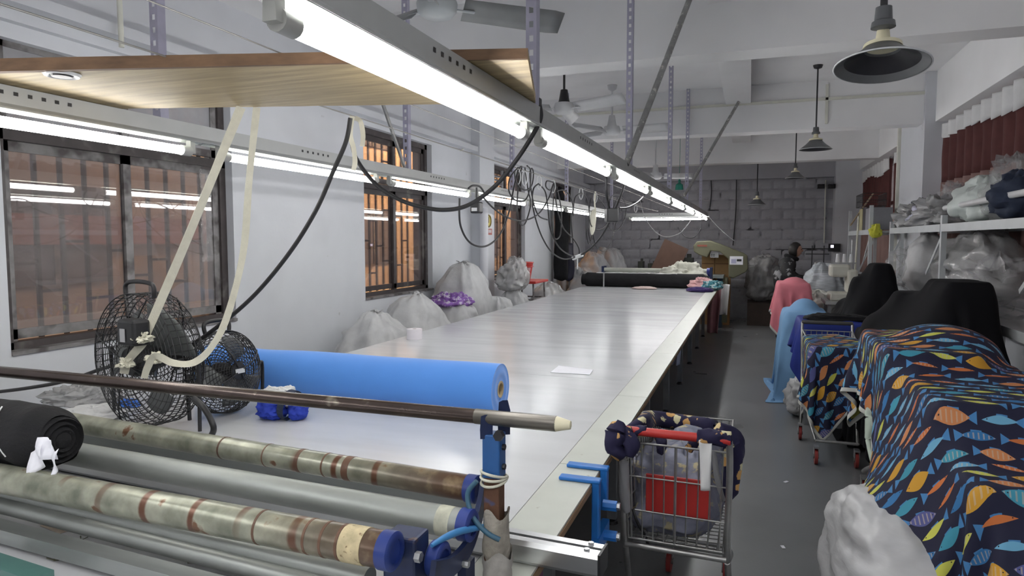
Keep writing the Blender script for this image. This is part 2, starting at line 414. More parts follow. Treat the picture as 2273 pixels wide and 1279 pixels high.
# ------------------------------------------------------------------ left windows
g1 = glass('window_glass', (.86,.82,.80), .08, .12, (.42,.36,.36), .02)
g1b = glass('dusty_window_glass', (.72,.68,.67), .09, .31, (.46,.43,.43), .02)
g1c = glass('steamed_window_glass', (.6,.6,.62), .06, .60, (.52,.52,.55), .25)
def window_left(n, a, b):
    root = thing(f'window_{n}', None, None, (XL, (a+b)/2, ZS), kind='structure')
    xo = XL - .10; yc = (a+b)/2; tz = 2.12; gm = g1b if n == 1 else g1
    fr = MB(); t = .055
    for y in (a+t/2, b-t/2): fr.bbox((xo-.04, y-t/2, ZS), (xo+.04, y+t/2, ZT))
    for z in (ZS+t/2, ZT-t/2, tz): fr.bbox((xo-.04, a, z-t/2), (xo+.04, b, z+t/2))
    fr.build('frame', darkfr, root)
    if n == 1: MB().bbox((xo-.045, a-.01, ZT-.075), (xo+.05, b+.01, ZT+.0)).build('head_rail', plaster, root)
    MB().bbox((XL-.24, a, ZS-.0), (XL+.012, b, ZS+.02)).build('sill', dustal, root)
    for s, (p, q) in enumerate(((a+t, yc+.03), (yc-.03, b-t))):
        dxx = .012*(1 if s else -1)
        for (z0, z1) in ((ZS+t, tz-t/2), (tz+t/2, ZT-t)):
            sm = MB(); e = .05
            for y in (p+e/2, q-e/2): sm.bbox((xo+dxx-.01, y-e/2, z0), (xo+dxx+.01, y+e/2, z1))
            for z in (z0+e/2+.01, z1-e/2): sm.bbox((xo+dxx-.01, p, z-e/2), (xo+dxx+.01, q, z+e/2))
            so = sm.build('sash', darkfr if n != 1 else dustal, root)
            MB().bbox((xo+dxx-.003, p+e, z0+e), (xo+dxx+.003, q-e, z1-e)).build('pane', g1c if (n == 1 and z0 > 2) else gm, so)
    if n == 3:      # louvred vent in the upper light
        v = MB()
        for k in range(7): v.box((xo+.03, a+.3, tz+.06+k*.055), (.05, .44, .012), mat=Matrix.Rotation(.6, 3, 'Y'))
        v.bbox((xo+.02, a+.06, tz+.02), (xo+.05, a+.09, ZT-.05)); v.bbox((xo+.02, a+.5, tz+.02), (xo+.05, a+.53, ZT-.05))
        v.build('louvre', M('grey_louvre', (.35,.36,.38), .5), root)
    xb = XL - .34; nb = 11; st = (b-a+.1)/nb
    for k in range(nb+1):
        y = a-.05+k*st; m_ = MB().bbox((xb-.008, y-.012, ZS-.1), (xb+.008, y+.012, ZT+.1))
        if k < nb:
            for z in ((ZS+.28, ZS+.83, ZS+1.35) if k % 2 else (ZS+.5, ZS+1.12)):
                z += .07*math.sin(k*2.1); m_.bbox((xb-.006, y, z-.008), (xb+.006, y+st, z+.008))
        m_.build('security_bar', barm, root)
    return root
for i, (a, b) in enumerate(WIN): window_left(i+1, a, b)
# plastic sheet taped down one side of the first window
def strip(u, v):
    return Vector((XL-.075+.02*fbm((u*3, v*9, 1), 2), 3.60+u*.1+.02*noise.noise(Vector((v*7, 0, 3))), 1.45+v*.62))
tag(MB().grid(strip, 8, 24).build('plastic_sheet', film, smooth=60), 'crumpled clear plastic sheet taped along the edge of the dusty brown window', 'plastic sheet')
# neighbour's building across the lane
tanw = M('tan_render', (.52,.43,.35), .85, var=.12, vs=1.5, bump=.2, bs=10)
nbd = thing('neighbouring_building', 'tan rendered building with grey windows across the lane', 'building', (-6.6, 12, 0))
MB().bbox((-7.2, -2, 0), (-6.6, 30, 6)).build('facade', tanw, nbd)
greyw = M('far_window', (.16,.15,.17), .3, var=.1)
for k, y in enumerate((1.2, 4.3, 7.6, 10.4, 13.2, 16.4, 19.4, 22.5)):
    for z in (1.15, 3.3):
        f = MB().bbox((-6.62, y, z), (-6.57, y+1.2, z+1.0)).build('window', greyw, nbd)
        MB().bbox((-6.57, y+.56, z), (-6.55, y+.62, z+1.0)).build('mullion', dustal, f)
MB().bbox((-6.60, 4.2, 1.55), (-6.52, 8.6, 1.85)).build('banner', M('red_banner', (.42,.20,.18), .7), nbd)
struct(MB().bbox((-6.6, -2, -.1), (XL-.24, 30, -.02)).build('lane_ground', M('asphalt', (.12,.11,.1), .9), loc=(-5, 10, -.1)))
# ------------------------------------------------------------------ right windows: glass and maroon curtains
maroon = M('maroon_fabric', (.095,.028,.026), .85, var=.12, vs=8)
dusty = M('dusty_rose_fabric', (.30,.19,.17), .85, var=.08, vs=8)
for n, (a, b) in enumerate(WR):
    root = thing(f'window_{n+5}', None, None, (XR+.12, (a+b)/2, RS), kind='structure')
    fr = MB(); k = 0; y = a
    while y < b+.01: fr.bbox((XR+.1, y-.03, RS), (XR+.16, y+.03, RT_)); y += (b-a)/4
    for z in (RS+.03, RT_-.03, 2.2): fr.bbox((XR+.1, a, z-.03), (XR+.16, b, z+.03))
    fr.build('frame', steelw, root)
    for q in range(4):
        MB().bbox((XR+.125, a+(b-a)/4*q+.03, RS+.06), (XR+.135, a+(b-a)/4*(q+1)-.03, RT_-.06)).build('pane', g1, root)
def curtain(y0, y1, top, bot, x, label, seed, split=None):
    cu = thing('curtain', label, 'curtain', (x, (y0+y1)/2, bot), 'maroon curtains on the right wall')
    L_ = y1-y0; npl = max(3, int(L_/.26)); sp = split or (bot+.55*(top-bot))
    def wave(y, z): return x + .045*math.sin((y-y0)/L_*npl*2*PI + .6*noise.noise(Vector((y*2, z*1.5, seed)))) + .012*noise.noise(Vector((y*3, z*3, seed)))
    nn = npl*8
    def part(name, za, zb, m_, off=0):
        mb_ = MB().grid(lambda u, v: Vector((wave(y0+u*L_, za+(zb-za)*v)+off, y0+u*L_, za+(zb-za)*v + (.05*math.sin(u*7+seed)+.03*math.sin(u*npl*6.28)) * (1 if name == 'heading_band' and v == 0 else 0))), nn, 10)
        o = mb_.build(name, m_, cu, smooth=80); md = o.modifiers.new('solid', 'SOLIDIFY'); md.thickness = .004; return o
    part('upper_panel', sp, top, maroon); part('lower_panel', bot, sp, dusty)
    part('heading_band', top-.16, top+.01, white_cloth, -.012)
    MB().cyl((x, y0-.05, top+.015), (x, y1+.05, top+.015), .012).build('rod', galv, cu)
    return cu
curtain(3.25, 8.62, 2.84, 1.25, 1.99, 'maroon curtain with dusty rose lower half above the loaded steel shelf', 1, 2.22)
curtain(10.05, 11.2, 2.84, 1.0, 1.99, 'narrow maroon curtain hanging right beside the far side of the column', 2, 2.0)
curtain(11.75, 14.1, 2.84, 1.0, 1.99, 'maroon curtain running up to the corner of the block wall', 3, 2.0)
# ================================================================== cutting table
TX0, TX1, TZ = -2.58, -.455, .83
lam = M('white_laminate', (.62,.63,.65), .21, var=.05, vs=2.2, stretch=(.5,2.5,1), rvar=.07, col2=(.56,.56,.57), thr=.70, edge=.1, cs=1.6, bump=.015, bs=8)
stripm = M('pale_edge_board', (.55,.57,.52), .35, var=.06, vs=5, c3=(.30,.26,.20), thr3=.72, s3=14, rvar=.1)
ply = M('plywood_edge', (.24,.15,.08), .7, var=.25, vs=14, stretch=(1,.15,6))
legm = M('leg_paint', (.22,.23,.24), .5, var=.12, vs=10)
tb = thing('cutting_table', 'long white laminate cutting table with pale edge boards on steel legs', 'table', (-1.5, 5.6, 0))
y = -1.2
for y1 in (1.2, 3.64, 6.08, 8.52, 10.96, 12.45):
    o = MB().bbox((TX0, y+.0015, TZ-.022), (-.602, y1-.0015, TZ)).build('top_panel', lam, tb); y = y1
seam = [-1.2, .1, 2.2, 3.28, 4.6, 6.6, 8.7, 10.8, 12.45]
for k in range(len(seam)-1):
    t0, t1 = seam[k]+.002, seam[k+1]-.002
    o = MB().bbox((-.598, t0, TZ-.004), (TX1, t1, TZ+.003)).build('edge_board', stripm if k % 2 == 0 or k < 4 else stripm, tb)
    MB().bbox((-.598, t0, TZ-.024), (TX1+.003, t1, TZ-.0045)).build('plywood_core', ply, tb)
MB().bbox((TX0, -1.2, TZ-.04), (-.60, 12.45, TZ-.0225)).build('base_board', ply, tb)
for x in (-.72, -1.5, -2.45):
    MB().bbox((x-.02, -1.15, TZ-.085), (x+.02, 12.4, TZ-.041)).build('rail', legm, tb)
for k in range(9):
    yl = 1.1 + 1.3*k
    for x in (-.70, -1.5, -2.45):
        l = MB().bbox((x-.025, yl-.025, .03), (x+.025, yl+.025, TZ-.085)).build('leg', legm, tb)
        MB().lathe((x, yl, 0), (0,0,1), [(.001,0),(.035,0),(.03,.015),(.012,.03),(.001,.03)], 12).build('foot', blackp, l)
    MB().bbox((-2.45, yl-.015, .30), (-.70, yl+.015, .34)).build('stretcher', legm, tb)
# ================================================================== fluorescent fixtures
housm = M('fixture_housing', (.46,.47,.46), .38, m=.2, var=.05, vs=6)
refl = M('reflector_inside', (.72,.76,.70), .3, var=.03)
tubem = M('fluorescent_tube', (1.0, .985, .99), .3, var=0, emit=TUBE)
capm = M('lampholder', (.42,.42,.40), .4, var=.08)
offm = M('unlit_tube', (.75,.76,.78), .25, var=.02)
RXX, LXX, TZZ = -.76, -2.23, 1.97
tubes = {1: tubem, 2: M('worn_tube', (1.0,.985,.96), .3, var=0, emit=TUBE*.75), 3: M('dim_tube', (.97,.985,1.0), .3, var=0, emit=TUBE*.5)}
def fixture_at(name, c, L_=1.30, along='Y', label='', group=None, lit=1):
    t = thing(name, label, 'light', c, group)
    def P(a, s, h): return (c[0]+s, c[1]+a, c[2]+h) if along == 'Y' else (c[0]+a, c[1]-s, c[2]+h)
    e = L_/2 + .1
    mb = MB()
    for a, b in (([(-.028,.112),(.028,.112),(.026,.045),(-.026,.045)], None),
                 ([(.026,.056),(.038,.044),(.040,.038),(.024,.046)], None), ([(-.026,.056),(-.038,.044),(-.040,.038),(-.024,.046)], None)):
        mb.prism(a, lambda p: P(-e, *p), lambda p: P(e, *p))
    hs = mb.build('housing', housm, t)
    for s_ in (1, -1):
        MB().prism([(s_*.006,.0445),(s_*.024,.0445),(s_*.036,.0385),(s_*.0355,.0375),(s_*.023,.0430),(s_*.006,.0430)], lambda p: P(-e+.01, *p), lambda p: P(e-.01, *p)).build('reflector', refl, hs)
    sl = MB()
    for k in range(6):
        for s_ in (1,): sl.add([P(-.12+k*.045, .0282, .095), P(-.105+k*.045, .0282, .095), P(-.105+k*.045, .0280, .083), P(-.12+k*.045, .0280, .083)], [(0,1,2,3)])
    tag(sl.build('vent_slots', blackp, hs), kind='stuff')
    MB().cyl(P(-L_/2+.035, 0, 0), P(L_/2-.035, 0, 0), .018, n=16).build('tube', tubes[int(lit)], t, smooth=40)
    for s_ in (-1, 1):
        m_ = MB().cyl(P(s_*(L_/2-.035), 0, 0), P(s_*(L_/2+.012), 0, 0), .021, n=14)
        m_.prism([(-.012,.05),(.012,.05),(.014,-.008),(-.014,-.008)], lambda p: P(s_*(L_/2+.005), *p), lambda p: P(s_*(L_/2+.03), *p))
        m_.build('end_cap', capm, t, smooth=40)
    return t
words = ['first', 'second', 'third', 'fourth', 'fifth', 'sixth', 'seventh', 'eighth']
rY = [1.63 + 1.5*k for k in range(8)]
for k, y in enumerate(rY):
    lab = ('lit fluorescent fixture passing under the end of the wooden plank' if k == 0 else
           f'lit aisle-side fluorescent fixture, {words[k]} of its row counting from the plank')
    fixture_at('tube_light', (RXX, y, TZZ), label=lab, group='lit tube lights above the aisle edge of the table')
for k, (y, lit) in enumerate(((1.60, 2), (3.10, 2), (4.60, 2), (6.1, 3), (7.6, 3), (9.1, 3), (10.6, 3))):
    lab = ('lit fluorescent fixture in front of the dusty brown window' if k == 0 else
           'lit fluorescent fixture on the window side between the brown window and the orange window' if k == 1 else
           'lit fluorescent fixture crossing in front of the first orange-lit window' if k == 2 else
           f'dim white fluorescent fixture behind the cable loops, {words[k-3]} past the bright ones')
    fixture_at('tube_light', (LXX, y, TZZ), label=lab, group='tube lights on the window side of the table', lit=lit)
fixture_at('tube_light', (-1.45, 12.55, TZZ), label='lit fluorescent fixture set crosswise in front of the block wall', group='crosswise tube lights', along='X', lit=True)
for x, s_ in ((RXX, 'aisle'), (LXX, 'window')):
    for k, y in enumerate((.12, -1.4)):
        fixture_at('tube_light', (x, y, TZZ), label=f'lit fluorescent fixture on the {s_} side, {"next to" if k == 0 else "two before"} the one at the plank', group='tube lights over the near end of the table')
for x, s_ in ((.45, 'aisle'), (1.45, 'curtain')):  # high battens and rods added out of view, as fill for ceiling and aisle
    for k, y in enumerate((-.9, -2.4)):
        fixture_at('tube_light', (x, y, 2.85), label=f'added out-of-view fill batten over the {s_} side before the aisle, {words[k]} from the beam', group='added fill battens out of view at the near end of the room')
        for e_ in (-.4, .4): tag(MB().cyl((x, y+e_, 2.962), (x, y+e_, ZC), .006).build('fill_batten_rod', galv), f'thin steel rod at the {"far" if e_ > 0 else "near"} end of the {words[k]} added batten over the {s_} side', 'rod', 'rods of the added fill battens')
# ------------------------------------------------------------------ slotted angle hangers
def hanger(x, y, z0, z1, label, wd=.04):
    t = thing('slotted_angle_hanger', label, 'hanger', (x, y, z0), 'slotted angle hangers holding the light rows')
    m_ = MB(); m_.bbox((x-wd/2, y, z0), (x-wd/2+.012, y+.003, z1)); m_.bbox((x+wd/2-.012, y, z0), (x+wd/2, y+.003, z1))
    z = z0
    while z < z1-.03: m_.bbox((x-wd/2+.012, y, z), (x+wd/2-.012, y+.003, min(z+.028, z1))); z += .05
    m_.build('slotted_flange', slotm, t)
    MB().bbox((x+wd/2-.003, y+.003, z0), (x+wd/2, y+wd, z1)).build('side_flange', slotm, t)
    return t
TOPZ = TZZ + .113
for x, y, zt, lab in ((RXX, 2.37, ZC, 'slotted steel hanger rising behind the end of the wooden plank'),
                      (RXX, 4.45, ZC, 'slotted steel hanger at the foot of the long diagonal brace'),
                      (RXX, 6.80, ZC, 'slotted steel hanger on the aisle row behind the long diagonal brace'),
                      (RXX, 8.70, ZC, 'slotted steel hanger on the aisle row just in front of the second beam'),
                      (RXX, 11.2, ZC, 'slotted steel hanger on the aisle row between the last two beams'),
                      (LXX, 2.10, ZC, 'slotted steel hanger above the plank on the window side'),
                      (LXX, 4.16, ZC, 'slotted steel hanger in front of the first orange-lit window'),
                      (LXX, 6.33, ZC, 'slotted steel hanger on the window side beside the louvred window'),
                      (LXX, 8.43, ZC, 'slotted steel hanger on the window side above the hanging hooks'),
                      (LXX, 11.4, ZC, 'slotted steel hanger at the far end of the unlit fixtures')):
    hanger(x, y, TOPZ, zt, lab)
def pole(name, p, q, r, m_, label, cat):
    o = MB().cyl(p, q, r, n=14).build(name, m_, smooth=40); return tag(o, label, cat)
scr = M('scratched_steel', (.34,.34,.33), .45, m=.6, var=.2, vs=16, c3=(.62,.62,.58), thr3=.62, s3=30)
pole('diagonal_brace', at(1390,365,X=-.74), at(1530,0,Y=4.93), .02, scr, 'thick scratched steel pipe bracing the light row up to the first beam', 'brace')
pole('diagonal_brace', at(1518,436,X=-.74), at(1640,226,Y=8.5), .018, scr, 'thinner slanting steel angle bracing the light row at the second beam', 'brace')
pole('diagonal_brace', (LXX, 4.14, TOPZ+.01), at(850,232,X=-2.27), .012, scr, 'short slanting strut beside the hanger before the first orange-lit window', 'brace')
# ------------------------------------------------------------------ plank across both rows
wood = M('pine_board', (.36,.275,.145), .6, var=.28, vs=7, stretch=(.35,5,2), c3=(.22,.15,.07), thr3=.74, s3=5, bump=.15, bs=40)
woode = M('dark_board_edge', (.15,.085,.045), .7, var=.3, vs=8, stretch=(.3,4,4))
pk = thing('wooden_plank', 'wide pine plank laid across the two light rows', 'plank', (-1.6, 1.85, TOPZ))
d_ = Vector((math.cos(.268), math.sin(.268), 0)); n_ = Vector((-d_.y, d_.x, 0)); c0 = Vector((-.575, 1.765, 0))
def plk(s, t, z): return c0 - d_*s + n_*t + Vector((0, 0, z))
mb = MB(); PT = .030
NS = 40
def ragged(s): return .012*noise.noise(Vector((s*3, 1, 0)))
mb.grid(lambda u, v: [plk(u*2.6, (0 if v < .3 or v > .9 else .585)+(ragged(u*9) if .3 <= v <= .9 else 0), (TOPZ+.001 if v < .6 else TOPZ+PT)) for _ in (0,)][0], NS, 5)
mb = MB()
for i in range(NS):
    s0, s1 = 2.6*i/NS, 2.6*(i+1)/NS
    w0, w1 = .585+ragged(s0*4), .585+ragged(s1*4)
    mb.add([plk(s0,.006,TOPZ+.001), plk(s1,.006,TOPZ+.001), plk(s1,w1,TOPZ+.001), plk(s0,w0,TOPZ+.001),
            plk(s0,.006,TOPZ+PT), plk(s1,.006,TOPZ+PT), plk(s1,w1,TOPZ+PT), plk(s0,w0,TOPZ+PT)],
           [(0,3,2,1),(4,5,6,7),(3,7,6,2)] + ([(0,4,7,3)] if i == 0 else []) + ([(1,2,6,5)] if i == NS-1 else []))
mb.build('board', wood, pk)
mb = MB().add([plk(0,0,TOPZ+.002), plk(2.6,-.004,TOPZ-.012), plk(2.6,-.004,TOPZ+PT), plk(0,0,TOPZ+PT),
               plk(0,.006,TOPZ+.002), plk(2.6,.03,TOPZ-.012), plk(2.6,.03,TOPZ+PT), plk(0,.006,TOPZ+PT)],
              [(0,1,2,3),(4,7,6,5),(0,4,5,1),(3,2,6,7),(0,3,7,4),(1,5,6,2)])
mb.build('front_edge', woode, pk)
hc = at(137, 163, Z=TOPZ)
MB().lathe((hc.x, hc.y, TOPZ-.001), (0,0,-1), [(.001,.0),(.03,0),(.033,.006),(.045,.008),(.05,.0)], 20).build('hole_ring', steelw, pk, smooth=60)
MB().lathe((hc.x, hc.y, TOPZ-.001), (0,0,-1), [(.0005,.0105),(.026,.0095),(.03,.004),(.03,.0),(.0005,.0)], 20).build('hole_core', blackp, pk)
# ------------------------------------------------------------------ steel wires strung along the room
def wire(name, pts, r, m_, label, cat='wire', group=None, n=5, sm=8):
    o = MB().tube(spline(pts, sm), r, n).build(name, m_, smooth=80); return tag(o, label, cat, group)
wirem = M('steel_wire', (.30,.29,.27), .45, m=.6)
XW, ZW = -1.55, 2.10
wire('hook_wire', [(XW, -1.5, ZW+.02), (XW, 4, ZW), (XW, 9, ZW-.02), (XW, 12.2, ZW)], .003, wirem, 'taut steel wire carrying the cable hooks over the table middle')
wire('tension_wire', [(-1.25, -1.5, 2.12), (-1.25, 5.0, 2.12), (-1.25, 12.2, 2.12)], .0022, wirem, 'thin steel wire strung above the plank toward the aisle row')
wire('tension_wire', [(-1.85, -1.5, 2.22), (-1.85, 5.0, 2.2), (-1.85, 12.2, 2.2)], .0025, wirem, 'thin steel wire strung above the plank toward the windows')
# ================================================================== blue fabric roll and things on the table
bluef = M('blue_fabric', (.085,.29,.80), .75, var=.04, vs=3, sheen=.3, bump=.05, bs=120)
rl = thing('fabric_roll', 'large roll of bright blue fabric lying across the cutting table', 'fabric roll', (-1.83, 2.75, TZ))
RR = .112; rc = Vector((0, 2.75, TZ+RR+.001)); x0, x1 = -2.63, -1.02
def rfn(u, v):
    x = x0+(x1-x0)*v; a = 2*PI*u; r = RR + .0035*noise.noise(Vector((x*4, math.cos(a)*1.5, math.sin(a)*1.5))) + .002*math.sin(x*9)
    return Vector((x, rc.y+r*math.cos(a), max(TZ+.001, rc.z+r*math.sin(a))))
mb = MB().grid(rfn, 56, 40, True)
for x in (x0, x1):
    mb.grid(lambda u, v: Vector((x+(.002*math.sin(v*60) if x == x1 else 0), rc.y+math.cos(2*PI*u)*(RR-(RR-.037)*v), max(TZ+.001, rc.z+math.sin(2*PI*u)*(RR-(RR-.037)*v)))), 56, 12, True)
mb.build('fabric', bluef, rl, smooth=50)
card = M('cardboard_core', (.42,.33,.20), .85, var=.15, vs=20)
mb = MB()
for r0, r1 in ((.037, .028),):
    mb.lathe((x0, rc.y, rc.z), (1,0,0), [(r0,.0),(r0,x1-x0+.002),(r1,x1-x0+.002),(r1,0),(r0,0)], 28)
mb.build('core', card, rl, smooth=40)
# sheet of paper, roll of labels
paperm = M('paper', (.92,.92,.98), .7, var=.02)
pp = [at(*p, Z=TZ+.002) for p in ((1222,827),(1240,813),(1317,821),(1309,832))]
tag(MB().add([tuple(p) for p in pp] + [(p.x, p.y, p.z+.0008+(.003 if i == 1 else 0)) for i, p in enumerate(pp)], [(0,1,2,3),(4,7,6,5),(0,4,5,1),(1,5,6,2),(2,6,7,3),(3,7,4,0)]).build('paper_sheet', paperm), 'single white sheet of paper lying on the table beyond the blue roll', 'paper')
tc = at(907, 752, Z=TZ); tc = Vector((-2.44, tc.y-.0, TZ))
lr = thing('label_roll', 'small white paper roll standing on the table near the sacks', 'paper roll', tc)
MB().lathe(tc, (0,0,1), [(.018,.001),(.060,.001),(.060,.080),(.018,.080),(.018,.001)], 32).build('paper', M('pinkish_paper', (.80,.76,.80), .7, var=.02), lr, smooth=40)
MB().lathe(tc, (0,0,1), [(.012,.002),(.0175,.002),(.0175,.078),(.012,.078),(.012,.002)], 20).build('core', card, lr, smooth=40)
# blue and white cloth bundle tied with dark strap
bc = at(626, 932, Z=TZ)
bd = thing('cloth_bundle', 'small tied bundle of royal blue and white cloth in front of the blue roll', 'bundle', bc)
royal = M('royal_cloth', (.02,.05,.42), .8, var=.15, bump=.3, bs=25); navy = M('navy_cloth', (.02,.03,.06), .8, var=.15)
sack((bc.x-.045, bc.y+.0, TZ), .105, .10, .10, 3, wr=.13).build('blue_cloth', royal, bd, smooth=80)
sack((bc.x+.062, bc.y+.03, TZ), .06, .09, .085, 5, wr=.13).build('blue_cloth', royal, bd, smooth=80)
sack((bc.x-.03, bc.y+.03, TZ+.045), .13, .10, .085, 6, wr=.16).build('white_cloth', white_cloth, bd, smooth=80)
mb = MB(); ring = [Vector((bc.x+.028+.012*math.sin(a), bc.y+.02-.068*math.cos(a), TZ+.062+.062*math.sin(a))) for a in np.linspace(-2.2, 3.6, 26)]
for p, q in zip(ring[:-1], ring[1:]): mb.bar(p, q, .03, .004, up=(p-Vector((bc.x+.028, bc.y+.02, TZ+.05))))
mb.build('strap', navy, bd)
# crumpled film, paper scraps and pouch left of the fans
fm = at(245, 905, Z=TZ)
for k, (px, py, sx, sz, m_, nm, lab) in enumerate(((175,895,.30,.07,filmd,'plastic_bag','crumpled grey plastic bag on the table under the metal bar'),
        (232,900,.22,.06,film,'plastic_bag','crumpled clear plastic bag beside the larger floor fan'),
        (205,925,.26,.035,white_cloth,'cloth_scrap','flat white cloth scraps heaped behind the taped roller'),
        (285,905,.09,.03,M('blue_scrap',(.06,.22,.75),.7),'cloth_scrap','small bright blue cloth scrap showing behind the fan cage'))):
    p = at(px, py, Z=TZ); tag(sack((p.x, p.y, TZ+.001), sx, sx*.7, sz, 11+k, wr=.3).build(nm, m_, smooth=70), lab, nm.replace('_', ' '))
p = at(575, 850, Z=TZ)
tag(sack((p.x+.05, p.y-.06, TZ+.001), .12, .07, .13, 19, wr=.3).build('plastic_bag', film, smooth=70), 'crumpled clear plastic between the small fan and the blue roll', 'plastic bag')
# ================================================================== floor fans
wiref = M('black_wire', (.03,.03,.032), .4, m=.3, var=.2)
def cage_fan(label, c, axis, D, T, badge, seed=0):
    t = thing('floor_fan', label, 'fan', (c[0], c[1], TZ)); c = Vector(c)
    a = Vector(axis).normalized(); x = Vector((0,0,1)).cross(a).normalized(); y = a.cross(x); R = D/2
    def P(r, th, h): return c + (x*math.cos(th)+y*math.sin(th))*r + a*h
    def face(sgn, depth, nm):
        m_ = MB(); k = 0; nr = 13
        for i in range(nr):
            r = R*(.24+.76*i/(nr-1)); h = sgn*(T/2 - depth*(r/R)**3); m_.ring(c+a*h, a, r, .0017, 40, 4)
        for i in range(36):
            th = 2*PI*i/36 ; sk = .5*(1 if sgn > 0 else -1)
            m_.tube([P(R*(.22+.78*q), th+sk*q, sgn*(T/2-depth*(.22+.78*q)**3)) for q in np.linspace(0, 1, 7)], .0017, 4, False)
        for i in range(4):
            th = 2*PI*i/4+.4; m_.tube([P(R*(.1+.9*q), th, sgn*(T/2+.004-depth*(.1+.9*q)**3)) for q in np.linspace(0, 1, 6)], .0032, 5, False)
        return m_.build(nm, wiref, t, smooth=80)
    face(1, .07, 'front_grill'); face(-1, .03, 'rear_grill')
    m_ = MB(); hr = T/2-.07; hb = -T/2+.03
    for h in np.linspace(hb, hr, 5): m_.ring(c+a*h, a, R, .0025, 48, 5)
    for i in range(60): m_.tube([P(R, 2*PI*i/60, hb), P(R, 2*PI*i/60, hr)], .0017, 4, False)
    m_.build('rim_cage', wiref, t, smooth=80)
    bladem = M('fan_blade', (.16,.17,.17), .4, m=.3)
    for i in range(3):
        th0 = 2*PI*i/3+seed
        def bf(u, v): return P(R*(.16+.70*u), th0+(v-.5)*(1.1+.3*u), (v-.5)*.07)
        o = MB().grid(bf, 8, 8).build('blade', bladem, t, smooth=60); md = o.modifiers.new('s', 'SOLIDIFY'); md.thickness = .003
    MB().lathe(c, a, [(.001,-T*.45),(R*.2,-T*.45),(R*.24,-T*.35),(R*.24,-.02),(R*.17,.0),(R*.15,.04),(.001,.045)], 24).build('motor', blackp, t, smooth=40)
    bd_ = MB().lathe(c+a*(T/2-.006), a, [(.001,.006),(R*.21,.004),(R*.235,-.004),(.001,-.006)], 28).build('badge', blackp, t, smooth=50)
    MB().box(c+a*(T/2+.002), (R*.26, .004, R*.11), mat=Matrix((x, a, y)).transposed()).build('badge_plate', badge, bd_)
    m_ = MB(); hx = c + Vector((0,0,1))*R - a*(T*.1)
    m_.tube(spline([P(R, PI/2+.35, -T*.2), P(R+.05, PI/2+.25, -T*.2), P(R+.05, PI/2-.25, -T*.2), P(R, PI/2-.35, -T*.2)], 6), .009, 7); m_.build('handle', blackp, t, smooth=60)
    side = []
    for s_ in (0, PI):
        m_ = MB(); m_.tube(spline([P(R+.0, s_, 0), P(R+.02, s_, 0), (P(R+.015, s_, 0)+Vector((0,0,TZ+.02))-Vector((0,0,c.z)))*1.0], 6), .008, 6)
        m_.build('stand_leg', blackp, t, smooth=60)
    return t, P, a
f1c = Vector((-2.30, 2.10, TZ+.285))
ft, P1, a1 = cage_fan('large black cage floor fan with motor box, hung by cotton straps', f1c, (.17,.98,0), .54, .22, steelw, .3)
q = P1(.17, 2.25, -.14); R_ = Matrix((Vector((0,0,1)).cross(a1).normalized(), a1, Vector((0,0,1)))).transposed()
mbx = MB().box(q, (.11,.07,.10), mat=R_).build('switch_box', blackp, ft); bevel(mbx, .012)
MB().box(q - a1*.037 + Vector((-.01,0,-.01)), (.03,.003,.05), mat=R_).build('rating_label', M('silver_label', (.5,.5,.52), .4, m=.3), mbx)
MB().tube(spline([at(430,885,Y=1.92), at(452,905,Y=1.90), at(474,948,Y=1.89), at(466,972,Y=1.90)], 6), .011, 8).build('stand_arm', blackp, ft, smooth=60)
badge = M('badge_blue', (.12,.25,.45), .4)
cage_fan('smaller black cage fan with round hub badge beside the blue roll', (-2.16, 2.36, TZ+.19), (.96,-.12,.12), .36, .16, steelw, 1.1)
# ------------------------------------------------------------------ cotton straps from the plank to the big fan
def strap(name, pts, wd, label, normal=None):
    P_ = spline(pts, 8); m_ = MB(); n = len(P_); vs = []
    for i, p in enumerate(P_):
        t = (P_[min(i+1, n-1)]-P_[max(i-1, 0)]).normalized(); view = (p-Vector((0,0,CAMH))).normalized()
        sd = t.cross(view).normalized(); tw = .5*math.sin(i*.25)
        sd = (sd*math.cos(tw) + view*math.sin(tw)).normalized(); nn = t.cross(sd)
        vs += [p-sd*wd/2-nn*.001, p+sd*wd/2-nn*.001, p+sd*wd/2+nn*.001, p-sd*wd/2+nn*.001]
    m_.add(vs, [(4*i+k, 4*i+(k+1) % 4, 4*i+4+(k+1) % 4, 4*i+4+k) for i in range(n-1) for k in range(4)] + [(0,1,2,3), (4*n-4,4*n-3,4*n-2,4*n-1)])
    o = m_.build(name, cottonm, smooth=60); return tag(o, label, 'strap', 'cotton straps on the fan')
strap('cotton_strap', [at(535,238,Y=2.03), at(420,520,Y=2.0), at(330,730,Y=1.97), at(318,760,Y=1.96), at(285,800,Y=1.95), at(275,830,Y=1.95)], .032, 'wide cotton strap knotted to the near side of the large fan')
strap('cotton_strap', [at(570,238,Y=2.09), at(553,400,Y=2.09), at(540,560,Y=2.1), at(505,700,Y=2.08), at(470,770,Y=2.02), at(430,805,Y=1.96), at(385,806,Y=1.92), at(345,790,Y=1.9), at(328,815,Y=1.9), at(320,840,Y=1.9)], .026, 'twisted cotton strap sagging under the cable to the far side of the large fan')
for px, py, s_ in ((316,750,.045), (345,795,.04), (280,805,.038)):
    p = at(px, py, Y=1.94); tag(sack((p.x, p.y, p.z-.02), s_, s_, s_*.8, int(px), wr=.3).build('strap_knot', cottonm, smooth=70), {316:'loose bow knot high on the wide cotton strap', 345:'knot at the end of the twisted cotton strap', 280:'lowest knot of the wide cotton strap with hanging tail'}[px], 'knot')
